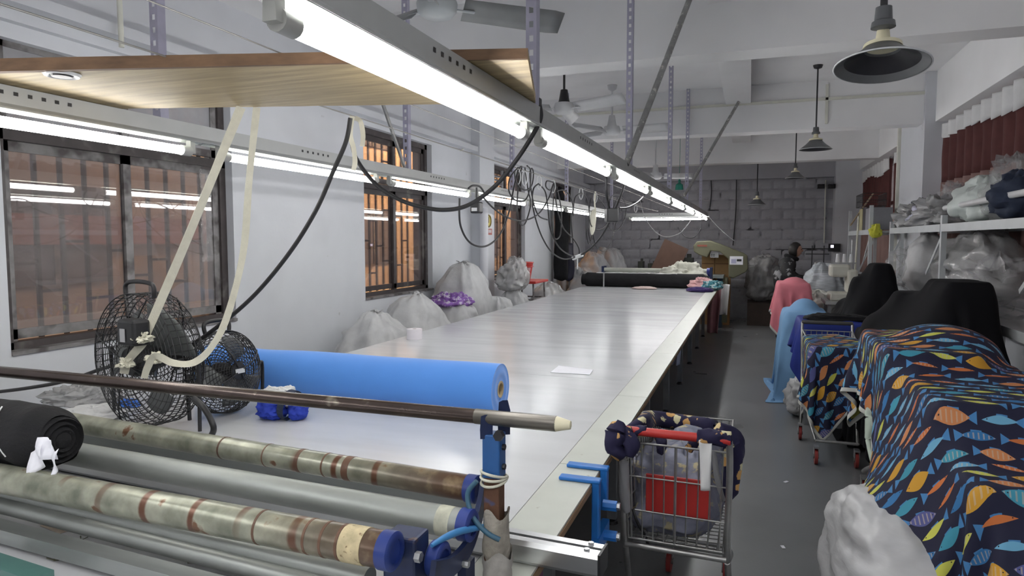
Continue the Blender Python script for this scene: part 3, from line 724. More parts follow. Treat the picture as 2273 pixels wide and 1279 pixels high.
# ================================================================== cloth spreading machine in the foreground
sp = thing('cloth_spreader', 'cloth spreading machine with taped steel rollers across the near end of the table', 'machine', (-1.6, 1.4, TZ))
def ext(p, q, xl=None, xr=None):
    p, q = Vector(p), Vector(q); d = (q-p)/(q.x-p.x)
    a = p + d*((xl if xl is not None else p.x)-p.x); b = p + d*((xr if xr is not None else q.x)-p.x); return a, b
XLM = -2.80
taped = bpy.data.materials.new('taped_roller'); taped.use_nodes = True     # pale film wrapped round a rusty pipe
nt = taped.node_tree; N = nt.nodes; L = nt.links; b = N['Principled BSDF']; b.inputs['Roughness'].default_value = .28; b.inputs['Metallic'].default_value = .35
tc = N.new('ShaderNodeTexCoord'); mp = N.new('ShaderNodeMapping'); L.new(tc.outputs['Object'], mp.inputs[0])
wv = N.new('ShaderNodeTexWave'); wv.wave_type = 'BANDS'; wv.bands_direction = 'X'; wv.inputs['Scale'].default_value = 2.3; wv.inputs['Distortion'].default_value = 2.2; wv.inputs['Detail'].default_value = 3
n1 = N.new('ShaderNodeTexNoise'); n1.inputs['Scale'].default_value = 16; n1.inputs['Detail'].default_value = 7; n2 = N.new('ShaderNodeTexNoise'); n2.inputs['Scale'].default_value = 3.2
sx = N.new('ShaderNodeSeparateXYZ'); L.new(tc.outputs['Object'], sx.inputs[0])
for n in (wv, n1, n2): L.new(mp.outputs[0], n.inputs['Vector'])
def mr(src, a, b_, c=0, d=1):
    q = N.new('ShaderNodeMapRange'); q.inputs[1].default_value = a; q.inputs[2].default_value = b_; q.inputs[3].default_value = c; q.inputs[4].default_value = d; L.new(src, q.inputs[0]); return q.outputs[0]
def mx(f, c1, c2):
    q = N.new('ShaderNodeMix'); q.data_type = 'RGBA'; L.new(f, q.inputs[0])
    for i, c in ((6, c1), (7, c2)):
        if isinstance(c, tuple): q.inputs[i].default_value = (*c, 1)
        else: L.new(c, q.inputs[i])
    return q.outputs[2]
def ml(a, b_):
    q = N.new('ShaderNodeMath'); q.operation = 'MULTIPLY'; L.new(a, q.inputs[0]); L.new(b_, q.inputs[1]); return q.outputs[0]
c = mx(mr(n1.outputs['Fac'], .3, .7), (.15,.16,.12), (.44,.44,.35))
c = mx(ml(mr(wv.outputs['Fac'], .93, .98), mr(n2.outputs['Fac'], .54, .60)), c, (.13,.055,.03))
c = mx(mr(n1.outputs['Fac'], .63, .68), c, (.17,.085,.045))
c = mx(mr(sx.outputs['X'], .62, .95), c, mx(mr(n1.outputs['Fac'], .52, .66), (.11,.058,.035), (.30,.22,.13)))
L.new(c, b.inputs['Base Color']); bu = N.new('ShaderNodeBump'); bu.inputs['Strength'].default_value = .35; bu.inputs['Distance'].default_value = .003
L.new(n1.outputs['Fac'], bu.inputs['Height']); L.new(bu.outputs[0], b.inputs['Normal'])
darkpipe = M('worn_dark_pipe', (.085,.065,.058), .24, m=.7, var=.3, vs=9, c3=(.30,.27,.22), thr3=.66, s3=9)
greypipe = M('grey_roller', (.36,.38,.36), .4, m=.45, var=.14, vs=10, stretch=(.4,2,2), c3=(.60,.60,.52), thr3=.74, s3=9)
collar = M('blue_collar', (.025,.05,.24), .35, var=.15)
dkblue = M('dark_blue_plate', (.018,.03,.09), .4, m=.2, var=.3, vs=10, c3=(.10,.06,.05), thr3=.68, s3=14)
rustm = M('rusty_post', (.12,.055,.03), .75, var=.3, vs=12, c3=(.02,.10,.28), thr3=.62, s3=9, bump=.3)
def roller(nm, p, q, r, m_, xr=None, xl=XLM, n=24, col_=None):
    a, b_ = ext(p, q, xl, xr); o = MB().tube([a+(b_-a)*t for t in np.linspace(0, 1, 12)], r, n).build(nm, m_, sp, smooth=40)
    if col_:
        d = (b_-a).normalized(); k = MB().lathe(b_-d*.012, d, [(r+.0005,0),(r+.0025,.001),(r+.0025,.026),(r-.003,.030),(r-.012,.030),(r-.012,.024),(.001,.024)], 28).build('end_collar', collar, o, smooth=40)
    return o, a, b_
bar, ba, bb = roller('guide_bar', at(0,825,Z=1.2), at(1235,941,Z=1.2), .0165, darkpipe)
d = (bb-ba).normalized()
MB().lathe(bb, d, [(.001,-.01),(.0165,-.005),(.0165,.001),(.009,.032),(.001,.034)], 20).build('tip', cream, bar, smooth=40)
MB().tube([bb-d*.19, bb-d*.0005], .0172, 20).build('polished_sleeve', M('dull_steel', (.13,.12,.105), .35, m=.7, var=.2, vs=10), bar, smooth=40)
roller('taped_roller', at(0,912,Z=1.01), at(1048,1085,Z=1.01), .031, taped, col_=1)
roller('grey_roller', at(190,1012,Z=.965), at(1035,1165,Z=.965), .034, greypipe, col_=1)
roller('taped_roller', at(0,1062,Z=.99), at(862,1222,Z=.99), .036, taped, col_=1)
roller('lower_roller', at(700,1190,Z=.935), at(970,1240,Z=.935), .034, greypipe, col_=1)
roller('grey_roller', at(0,1092,Z=.905), at(720,1262,Z=.905), .024, greypipe, xr=-.72)
roller('grey_roller', at(0,1122,Z=.885), at(650,1285,Z=.885), .020, greypipe, xr=-.72)
def flat(nm, p, q, w_, h_, m_, xr=None, xl=XLM):
    a, b_ = ext(p, q, xl, xr); return MB().bar(a, b_, w_, h_).build(nm, m_, sp), a, b_
flat('flat_rail', at(170,968,Z=.90), at(1050,1112,Z=.90), .05, .05, M('brushed_rail', (.34,.36,.35), .35, m=.6, var=.12, vs=10, stretch=(.2,2,2)), xr=-.61)
flat('flat_rail', at(0,1178,Z=.862), at(380,1280,Z=.862), .045, .035, MATS['brushed_rail'], xr=-.85)
# aluminium profile with a slot, running past the table edge
a, b_ = ext(at(168,1022,Z=.865), at(1335,1243,Z=.865), XLM); dv = (b_-a).normalized(); sd = Vector((-dv.y, dv.x, 0)).normalized()
sec = [(-.03,-.030),(.03,-.030),(.034,-.018),(.034,.016),(.028,.024),(.006,.024),(.006,.012),(-.006,.012),(-.006,.024),(-.026,.024),(-.034,.014),(-.034,-.022)]
ap = MB().prism(sec, lambda s: a+sd*s[0]+Vector((0,0,s[1])), lambda s: b_+sd*s[0]+Vector((0,0,s[1]))).build('slotted_profile', aluminium, sp)
MB().prism([(-.0055,.004),(.0055,.004),(.0055,.0125),(-.0055,.0125)], lambda s: a+sd*s[0]+Vector((0,0,s[1])), lambda s: b_-dv*.001+sd*s[0]+Vector((0,0,s[1]))).build('slot', blackp, ap)
ec = MB().prism([(s[0]*1.03, s[1]*1.03) for s in sec[:4]]+[(.034,.025),(-.034,.025)], lambda s: b_+sd*s[0]+Vector((0,0,s[1])), lambda s: b_+dv*.006+sd*s[0]+Vector((0,0,s[1]))).build('end_plate', blackp, ap)
for k in (0, .022): MB().cyl(b_-dv*(.03+k*0)+sd*(.018-k*1.6)+Vector((0,0,.023)), b_-dv*(.03)+sd*(.018-k*1.6)+Vector((0,0,.029)), .007, n=6).build('bolt', galv, ap)
# upright post with fork
PX, PY = -.535, 1.40; pc = Vector((PX, PY, 0))
post = MB().bbox((PX-.019, PY-.019, TZ+.002), (PX+.019, PY+.019, 1.10)).build('post', rustm, sp); bevel(post, .003)
sock = MB().bbox((PX-.021, PY-.021, 1.065), (PX+.021, PY+.021, 1.165)).build('post_socket', bluep, sp); bevel(sock, .003)
for y in (1.09, 1.135): MB().cyl((PX+.021, PY-.002, y), (PX+.028, PY-.002, y), .007, n=6).build('bolt', blackp, sock)
for s_, h, dx in ((-1, .055, -.012), (1, .080, .014)):
    MB().prism([(-.012,0),(.012,0),(.013,h*.7),(.004,h),(-.009,h*.95),(-.013,h*.4)], lambda p: Vector((PX+dx-.004, PY+s_*.022+p[0]*.3, 1.155+p[1])) + Vector((p[0]*.6,0,0)), lambda p: Vector((PX+dx+.006, PY+s_*.022+p[0]*.3+.006, 1.155+p[1]))+Vector((p[0]*.6,0,0))).build('fork_prong', dkblue, sp)
MB().cyl((PX+.022, PY-.034, 1.168), (PX+.022, PY-.02, 1.168), .012, n=6).build('clamp_nut', blackp, sp)
tapem = M('old_tape', (.36,.33,.28), .85, var=.25, vs=25, bump=.6, bs=40)
def wrap(z0, z1, r, seed, m_, nm, cx=PX, cy=PY):
    def fn(u, v):
        a_ = 2*PI*u; rr = r*(1+.25*noise.noise(Vector((math.cos(a_)*1.5, math.sin(a_)*1.5, v*3+seed))))
        return Vector((cx+rr*1.15*math.cos(a_), cy+rr*1.15*math.sin(a_), z0+(z1-z0)*v+.012*math.sin(a_*3+seed)))
    return MB().grid(fn, 28, 10, True).build(nm, m_, sp, smooth=60)
wrap(.84, .985, .0255, 1, tapem, 'tape_wrap', PX+.004); wrap(.835, .89, .030, 5, M('grey_tape', (.42,.40,.37), .8, var=.2, bump=.4), 'tape_wrap', PX+.008)
for k in range(3): MB().ring((PX, PY, 1.055+k*.008), (.15*(k-1), .2*(k-1), 1), .030, .0035, 24, 5).build('rope_turn', cottonm, sp, smooth=80)
ties = MB().tube(spline([Vector((PX-.03, PY-.03, 1.06)), Vector((PX-.05, PY-.035, 1.03)), Vector((PX-.035, PY-.045, .985)), Vector((PX+.0, PY-.05, .955)), Vector((PX+.03, PY-.045, .94))], 8), .006, 7).build('blue_hose', M('teal_hose', (.05,.13,.20), .4), sp, smooth=80)
# curved side plate and bearing blocks (in the plane of the right end)
def slab(pts, wd, x_, th, nm, m_):
    P_ = spline(pts, 8); m = MB(); vs = []; n = len(P_)
    for i, p in enumerate(P_):
        t = (P_[min(i+1,n-1)]-P_[max(i-1,0)]); t.x = 0; t.normalize(); nn = Vector((0, -t.z, t.y))
        ww = wd[0]+(wd[1]-wd[0])*i/(n-1)
        for sx_ in (-th/2, th/2):
            vs += [p+nn*ww/2+Vector((sx_,0,0)), p-nn*ww/2+Vector((sx_,0,0))]
    fs = []
    for i in range(n-1):
        b0, b1 = 4*i, 4*i+4
        fs += [(b0,b0+1,b1+1,b1), (b0+2,b1+2,b1+3,b0+3), (b0,b1,b1+2,b0+2), (b0+1,b0+3,b1+3,b1+1)]
    fs += [(0,2,3,1), (4*n-4,4*n-3,4*n-1,4*n-2)]
    return m.add(vs, fs).build(nm, m_, sp, smooth=40)
xs = -.575
pts = [at(px, py, X=xs) for px, py in ((1078,1052),(1070,1110),(1055,1170),(1035,1220),(1000,1258),(960,1272))]
slab(pts, (.03,.045), xs, .012, 'curved_side_plate', dkblue)
q = at(1035, 1275, X=xs); MB().box((xs, q.y, (q.z+TZ)/2), (.02, .05, abs(q.z-TZ)+.06)).build('plate_foot', dkblue, sp)
q = at(1022, 1250, X=xs)
MB().cyl((xs+.006, q.y, q.z), (xs+.02, q.y, q.z), .008, n=6).build('bolt', galv, sp)
q = at(930, 1262, X=-.625); bk = MB().bbox((-.69, q.y-.035, TZ+.002), (-.615, q.y+.03, q.z+.075)).build('bearing_block', dkblue, sp); bevel(bk, .006)
q2 = at(925, 1236, X=-.612); MB().cyl((-.614, q2.y, q2.z), (-.602, q2.y, q2.z), .011, n=6).build('bolt', galv, bk)
arc = [Vector((-.63, q.y+.05+.05*math.cos(t), q.z+.075+.05*math.sin(t))) for t in np.linspace(PI*.95, PI*.1, 9)]
hose = [at(958,1212,X=-.60), at(985,1195,X=-.59), at(1020,1180,X=-.575), at(1060,1172,X=-.56), at(1085,1165,X=-.555)]
MB().tube(spline(hose, 6), [.004+.004*math.sin(PI*i/24) for i in range(25)], 8).build('blue_strap', M('sky_hose', (.06,.25,.55), .4), sp, smooth=80)
# scraps of tape left on the rollers
def band(p, q, s0, s1, r, m_, nm='tape_band'):
    p, q = Vector(p), Vector(q); d = (q-p).normalized(); a, b2 = q-d*s1, q-d*s0
    return MB().tube([a+(b2-a)*t for t in np.linspace(0, 1, 4)], r, 24).build(nm, m_, sp, smooth=40)
p3a, p3b = at(0,1062,Z=.99), at(862,1222,Z=.99)
band(p3a, p3b, .045, .095, .0372, M('masking_tape', (.55,.46,.28), .7, var=.25, vs=30, c3=(.20,.13,.07), thr3=.6, s3=40))
brown_t = M('brown_tape', (.12,.06,.035), .5, var=.3)
for s_ in (.097, .135, .175, .30): band(p3a, p3b, s_, s_+.006, .0366, brown_t, 'tape_seam')
p1a, p1b = at(0,912,Z=1.01), at(1048,1085,Z=1.01)
for s_, w_ in ((.34,.02), (.42,.005), (.50,.012), (.62,.004), (.78,.006)): band(p1a, p1b, s_, s_+w_, .0316, brown_t, 'tape_seam')
band(at(190,1012,Z=.965), at(1035,1165,Z=.965), .03, .065, .0345, M('pale_tape', (.50,.50,.40), .6, var=.2, vs=30))
q = at(1000,1215,Z=.975)
# black fabric roll resting on the rollers
blackf = M('black_fabric', (.006,.006,.0075), .9, var=.3, vs=12, bump=.25, bs=60)
br = thing('black_fabric_bundle', 'rolled black fabric with white selvedge threads resting on the rollers', 'fabric roll', (-2.2, 1.55, .98))
e0 = at(135, 978, Z=1.075); dirx = Vector((-1, .02, -.0))
def bf(u, v):
    p = e0 + dirx*(.62*v); a_ = 2*PI*u; r = .084*(1-.25*max(0, .08-v)/.08)*(1+.10*noise.noise(Vector((math.cos(a_)*1.6, math.sin(a_)*1.6, v*7)))+.04*math.sin(a_*4+v*9))
    return p + Vector((0, math.cos(a_)*r*1.05, math.sin(a_)*r))
mb = MB().grid(bf, 40, 40, True)
mb.grid(lambda u, v: e0 + Vector((.0+.02*(1-v)*1+.006*math.sin(v*30), math.cos(2*PI*u)*.066*v, math.sin(2*PI*u)*.063*v)), 40, 10, True)
mb.build('fabric', blackf, br, smooth=80)
for k, (s0, off) in enumerate(((.19, .0), (.33, .5), (.08, .9))):
    pts = [e0 + dirx*(s0 + .09*q_) + Vector((0, math.cos(t)*.092, math.sin(t)*.089)) for q_, t in zip(np.linspace(0, 1, 10), np.linspace(PI*1.15-off*.2, PI*.62, 10)*1.0)]
    pts = [Vector((p.x, 2*e0.y-p.y if False else p.y, p.z)) for p in pts]
    MB().tube(pts, .0022, 5).build('selvedge_thread', white_cloth, br)
for k, (px, py, s_) in enumerate(((108,995,.055),(86,1020,.06),(126,1030,.045))):
    p = at(px, py, Y=e0.y-.088); a_ = .5*k
    MB().grid(lambda u, v: p + Vector((math.cos(a_)*(u-.5)*s_, -.006-.008*math.sin(u*5+v*3+k), (v-.5)*s_*.95+math.sin(a_)*(u-.5)*s_)), 6, 6).build('paper_tag', paperm, br, smooth=60).modifiers.new('s', 'SOLIDIFY').thickness = .001
# small strip of dark blue printed ribbon on the table, glass edge in the corner
rbp = [at(532,1243,Z=TZ+.006), at(600,1252,Z=TZ+.006), at(660,1266,Z=TZ+.006), at(730,1290,Z=TZ+.006)]
tag(MB().tube(spline(rbp, 6), [.011,.013,.012,.010]*4+[.011]*3, 7).build('ribbon_strip', M('navy_print', (.012,.025,.09), .7, c3=(.45,.5,.6), thr3=.6, s3=18), smooth=60), 'rolled navy printed cloth strip tied with thread beside the spreader rollers', 'cloth strip')
tag(MB().bar(at(-40,1240,Z=TZ+.012), at(95,1285,Z=TZ+.012), .05, .018).build('glass_ruler', M('green_acrylic', (.10,.22,.20), .15, var=.1, alpha=.85)), 'green-edged clear acrylic ruler lying at the near corner of the table', 'ruler')
scr_ = [(128,1175,.07,.04),(200,1010+200,.03,.01),(440,1245,.03,.008)]
p = at(128,1170,Z=TZ+.0015); tag(MB().box((p.x, p.y, p.z), (.10,.04,.0012), rz=-.2).build('paper_scrap', M('kraft_scrap', (.52,.44,.36), .8)), 'thin tan paper scrap lying on the table between the low rails', 'paper scrap')
for k, (px, py) in enumerate(((192,1195),(440,1250),(118,1245))):
    p = at(px, py, Z=TZ+.002); tag(MB().tube(spline([p+Vector((random.uniform(-.025,.025), random.uniform(-.012,.012), random.uniform(0,.006))) for _ in range(6)], 5), .0012, 4).build('thread_scrap', M('olive_thread', (.10,.10,.06), .8)), ['tangled dark thread scrap beside the tan paper scrap', 'tangled dark thread scrap beside the navy cloth strip', 'tangled dark thread scrap beside the acrylic ruler'][k], 'thread', 'thread scraps near the spreader')
# ------------------------------------------------------------------ blue clamp on the table edge
clampm = M('bright_blue_paint', (.02,.17,.55), .35, var=.1)
cl = thing('blue_clamp', 'bright blue steel clamp gripping the edge board of the table', 'clamp', (-.44, 2.15, .6))
for k, (px, py) in enumerate(((1290,1034),(1275,1062))):
    p = at(px+15, py, Z=TZ+.012); m_ = MB().bbox((p.x-.07, p.y-.018, TZ+.004), (-.425, p.y+.018, TZ+.016)).build('jaw', clampm, cl); bevel(m_, .004)
    if k == 0: ya = p.y
    else: yb = p.y
for y in (ya, yb): bevel(MB().bbox((-.452, y-.016, .63 if y == yb else .70), (-.428, y+.016, TZ+.014)).build('arm', clampm, cl), .004)
MB().bbox((-.45, yb-.02, .60), (-.425, ya+.02, .66)).build('web', clampm, cl)
for z in (.74, .64):
    MB().cyl((-.43, (ya+yb)/2, z), (-.385, (ya+yb)/2, z), .018, n=8).build('knob', clampm, cl); MB().cyl((-.385, (ya+yb)/2, z), (-.375, (ya+yb)/2, z), .012, n=6).build('nut', galv, cl)
# ================================================================== shopping carts
chrome = M('cart_steel', (.42,.42,.41), .35, m=.8, var=.15, vs=14)
wheelm = M('red_wheel', (.30,.035,.03), .5, var=.2); hubm = M('wheel_hub', (.25,.24,.23), .4, m=.6)
def cart_at(c, label, rz=0, flap=True):
    """handle end at local y = 0, basket runs to +y; c = floor point below the handle"""
    t = thing('shopping_cart', label, 'shopping cart', (0,0,0), 'wire shopping carts'); W0, W1 = .185, .15
    zb0, zb1, zt0, zt1 = .50, .46, .86, .78; y0, y1 = .06, .82
    def hw(y): return W0+(W1-W0)*(y-y0)/(y1-y0)
    def zb(y): return zb0+(zb1-zb0)*(y-y0)/(y1-y0)
    def zt(y): return zt0+(zt1-zt0)*(y-y0)/(y1-y0)
    m_ = MB(); r = .0026
    for y in np.arange(y0, y1+.001, .038):
        m_.tube([(-hw(y), y, zt(y)), (-hw(y)*.9, y, zb(y)), (hw(y)*.9, y, zb(y)), (hw(y), y, zt(y))], r, 4, False)
    for k in range(6):
        f = k/5
        for s in (-1, 1): m_.tube([(s*hw(y)*(.9+.1*f), y, zb(y)+(zt(y)-zb(y))*f) for y in (y0, y1)], r if k < 5 else .006, 5, False)
    for x in np.arange(-.8, .81, .2): m_.tube([(x*W0, y0, zb0), (x*W1, y1, zb1)], r, 4, False)
    for y in (y0, y1):
        for x in np.linspace(-.88, .88, 9): m_.tube([(x*hw(y)*.9/.9, y, zt(y)), (x*hw(y)*.95, y, zb(y))], r if abs(x) > .01 else .005, 4, False)
        for f in (0, .3, .65, 1): m_.tube([(-hw(y)*(.9+.1*f), y, zb(y)+(zt(y)-zb(y))*f), (hw(y)*(.9+.1*f), y, zb(y)+(zt(y)-zb(y))*f)], .0045 if f in (0, 1) else .0032, 5, False)
    m_.build('basket', chrome, t, smooth=80, local=True)
    fr = MB(); R = .0115
    for s in (-1, 1):
        fr.tube(spline([(s*.185, 0, .92), (s*.187, .03, .80), (s*.182, .07, .50), (s*.19, .20, .26), (s*.195, .25, .10)], 5), R, 8)
        fr.tube(spline([(s*.182, .08, .46), (s*.17, .5, .30), (s*.135, .86, .17)], 5), R, 8)
    for p, q in (((-.18,.07,.47),(.18,.07,.47)), ((-.17,.5,.30),(.17,.5,.30)), ((-.135,.86,.17),(.135,.86,.17))): fr.tube([p, q], R, 8)
    fr.build('frame', chrome, t, smooth=60, local=True)
    MB().tube([(-.19, 0, .92), (.19, 0, .92)], .016, 12).build('handle', redp if flap else rubber, t, smooth=60, local=True)
    if flap: bevel(MB().bbox((-.11, .085, .60), (.12, .095, .74)).build('seat_flap', redp, t, local=True), .003)
    for (x, y) in ((-.195,.26),(.195,.26),(-.13,.87),(.13,.87)):
        cs = MB().bbox((x-.017, y-.03, .075), (x-.012, y+.02, .13)).bbox((x+.012, y-.03, .075), (x+.017, y+.02, .13)).bbox((x-.017, y-.03, .122), (x+.017, y+.03, .135)).build('caster', galv, t, local=True)
        MB().cyl((x-.010, y-.01, .056), (x+.010, y-.01, .056), .055, n=20).build('wheel', wheelm, cs, smooth=40, local=True)
        MB().cyl((x-.018, y-.01, .056), (x+.018, y-.01, .056), .016, n=12).build('hub', hubm, cs, smooth=40, local=True)
    t.location = c; t.rotation_euler = (0, 0, rz); ORG[t.name] = Vector(c)
    return t
c1 = cart_at((-.235, 2.37, 0), 'wire shopping cart with red handle, printed cloth draped over its rim', -.04)
# navy cloth with yellow flowers over the cart
flow = bpy.data.materials.new('flower_print'); flow.use_nodes = True; nt = flow.node_tree; N = nt.nodes; L = nt.links; b = N['Principled BSDF']; b.inputs['Roughness'].default_value = .85
tc = N.new('ShaderNodeTexCoord'); vo = N.new('ShaderNodeTexVoronoi'); vo.inputs['Scale'].default_value = 17; L.new(tc.outputs['Object'], vo.inputs['Vector'])
nz = N.new('ShaderNodeTexNoise'); nz.inputs['Scale'].default_value = 55; L.new(tc.outputs['Object'], nz.inputs['Vector'])
q = N.new('ShaderNodeMath'); q.operation = 'MULTIPLY_ADD'; q.inputs[1].default_value = .45; L.new(nz.outputs['Fac'], q.inputs[0]); L.new(vo.outputs['Distance'], q.inputs[2])
f_ = mr(q.outputs[0], .55, .58, 1, 0)
sp_c = N.new('ShaderNodeSeparateColor'); L.new(vo.outputs['Color'], sp_c.inputs[0])
c_ = mx(f_, (.012,.010,.045), mx(mr(sp_c.outputs[0], .45, .55), (.62,.58,.36), (.62,.36,.13)))
L.new(c_, b.inputs['Base Color'])
cc = thing('printed_cloth', 'navy cloth with yellow flower print tied round the rim of the cart', 'cloth', (-.24, 2.6, .5))
def lump(name, pts, rad, m_, parent, seed=0, n=16, amp=.28):
    P_ = spline(pts, 7); k = len(P_); m = MB()
    rr = np.interp(np.linspace(0, 1, k), np.linspace(0, 1, len(rad)), rad)
    fr_ = []
    prev = None
    def fn(u, v):
        i = min(k-1, int(round(v*(k-1)))); p = P_[i]; t = (P_[min(i+1,k-1)]-P_[max(i-1,0)]).normalized()
        up_ = Vector((0,0,1)) if abs(t.z) < .8 else Vector((1,0,0)); x = t.cross(up_).normalized(); y = t.cross(x)
        a = 2*PI*u; r = rr[i]*(1+amp*noise.noise(Vector((math.cos(a)*1.7+seed, math.sin(a)*1.7, v*k*.16)))+amp*.5*math.sin(a*3+v*8+seed))
        if i in (0, k-1): r *= .15
        return p + (x*math.cos(a)+y*math.sin(a))*r
    return m.grid(fn, n, k, True).build(name, m_, parent, smooth=80)
lump('left_knot', [at(1378,940,Y=2.36), at(1368,965,Y=2.33), at(1362,990,Y=2.32), at(1385,1015,Y=2.33)], [.025,.035,.03,.025], flow, cc, 1)
lump('left_tail', [at(1385,950,Y=2.35), at(1400,985,Y=2.33), at(1395,1015,Y=2.32)], [.02,.028,.018], flow, cc, 2)
lump('rim_cover', [at(1385,962,Y=2.4), at(1425,940,Y=2.5), at(1445,932,Y=3.0), at(1520,938,Y=3.1), at(1585,945,Y=3.0)], [.02,.03,.036,.036,.034], flow, cc, 3)
lump('handle_wrap', [at(1390,965,Y=2.38), at(1415,958,Y=2.38), at(1438,956,Y=2.38)], [.018,.02,.02], flow, cc, 4)
lump('handle_wrap', [at(1545,968,Y=2.37), at(1575,972,Y=2.37), at(1600,973,Y=2.37), at(1626,974,Y=2.37)], [.022,.027,.028,.02], flow, cc, 5)
lump('right_fold', [at(1590,958,Y=2.45), at(1622,975,Y=2.5), at(1630,1010,Y=2.5), at(1625,1050,Y=2.5), at(1617,1090,Y=2.5), at(1612,1115,Y=2.5)], [.03,.04,.035,.03,.028,.012], flow, cc, 6)
lump('inner_fold', [at(1465,970,Y=2.55), at(1468,990,Y=2.5), at(1466,1008,Y=2.5)], [.02,.02,.01], flow, cc, 8)
lump('inner_fold', [at(1545,975,Y=2.55), at(1535,990,Y=2.5), at(1530,1002,Y=2.5)], [.022,.02,.01], flow, cc, 9)
liner = M('grey_lining', (.20,.20,.22), .7, var=.15, vs=10, bump=.3)
tag(sack((-.25, 2.80, .47), .30, .60, .30, 31, wr=.10, sq=4).build('printed_cloth_load', M('pale_print', (.22,.23,.30), .8, var=.3, vs=14, c3=(.48,.42,.26), thr3=.60, s3=20), smooth=80), 'pale flower-print fabric filling the shopping cart basket', 'fabric')
wsx = [at(1566,978,Y=2.35), at(1570,1010,Y=2.34), at(1568,1050,Y=2.34), at(1566,1088,Y=2.34)]
o = MB().grid(lambda u, v: wsx[0].lerp(wsx[3], v) + Vector(((u-.5)*.042*(1-.25*v), -.006+.006*math.sin(u*3+v*4), 0)), 6, 12).build('white_strap', white_cloth, cc, smooth=60); o.modifiers.new('s','SOLIDIFY').thickness = .003
for pts, r_ in (([at(1383,1020,Y=2.38), at(1385,1080,Y=2.4), at(1392,1140,Y=2.42)], .016), ([at(1583,1000,Y=2.42), at(1592,1060,Y=2.42), at(1607,1115,Y=2.45)], .008)):
    lump('trailing_fold', pts, [r_, r_*1.2, r_*.8], M('grey_fold', (.30,.30,.31), .7, var=.1), cc, 12)
MB().tube(spline([at(1405,1130,Y=2.42), at(1415,1160,Y=2.42), at(1432,1190,Y=2.5), at(1440,1215,Y=2.6)], 6), .006, 6).build('black_cord', cablem, cc)
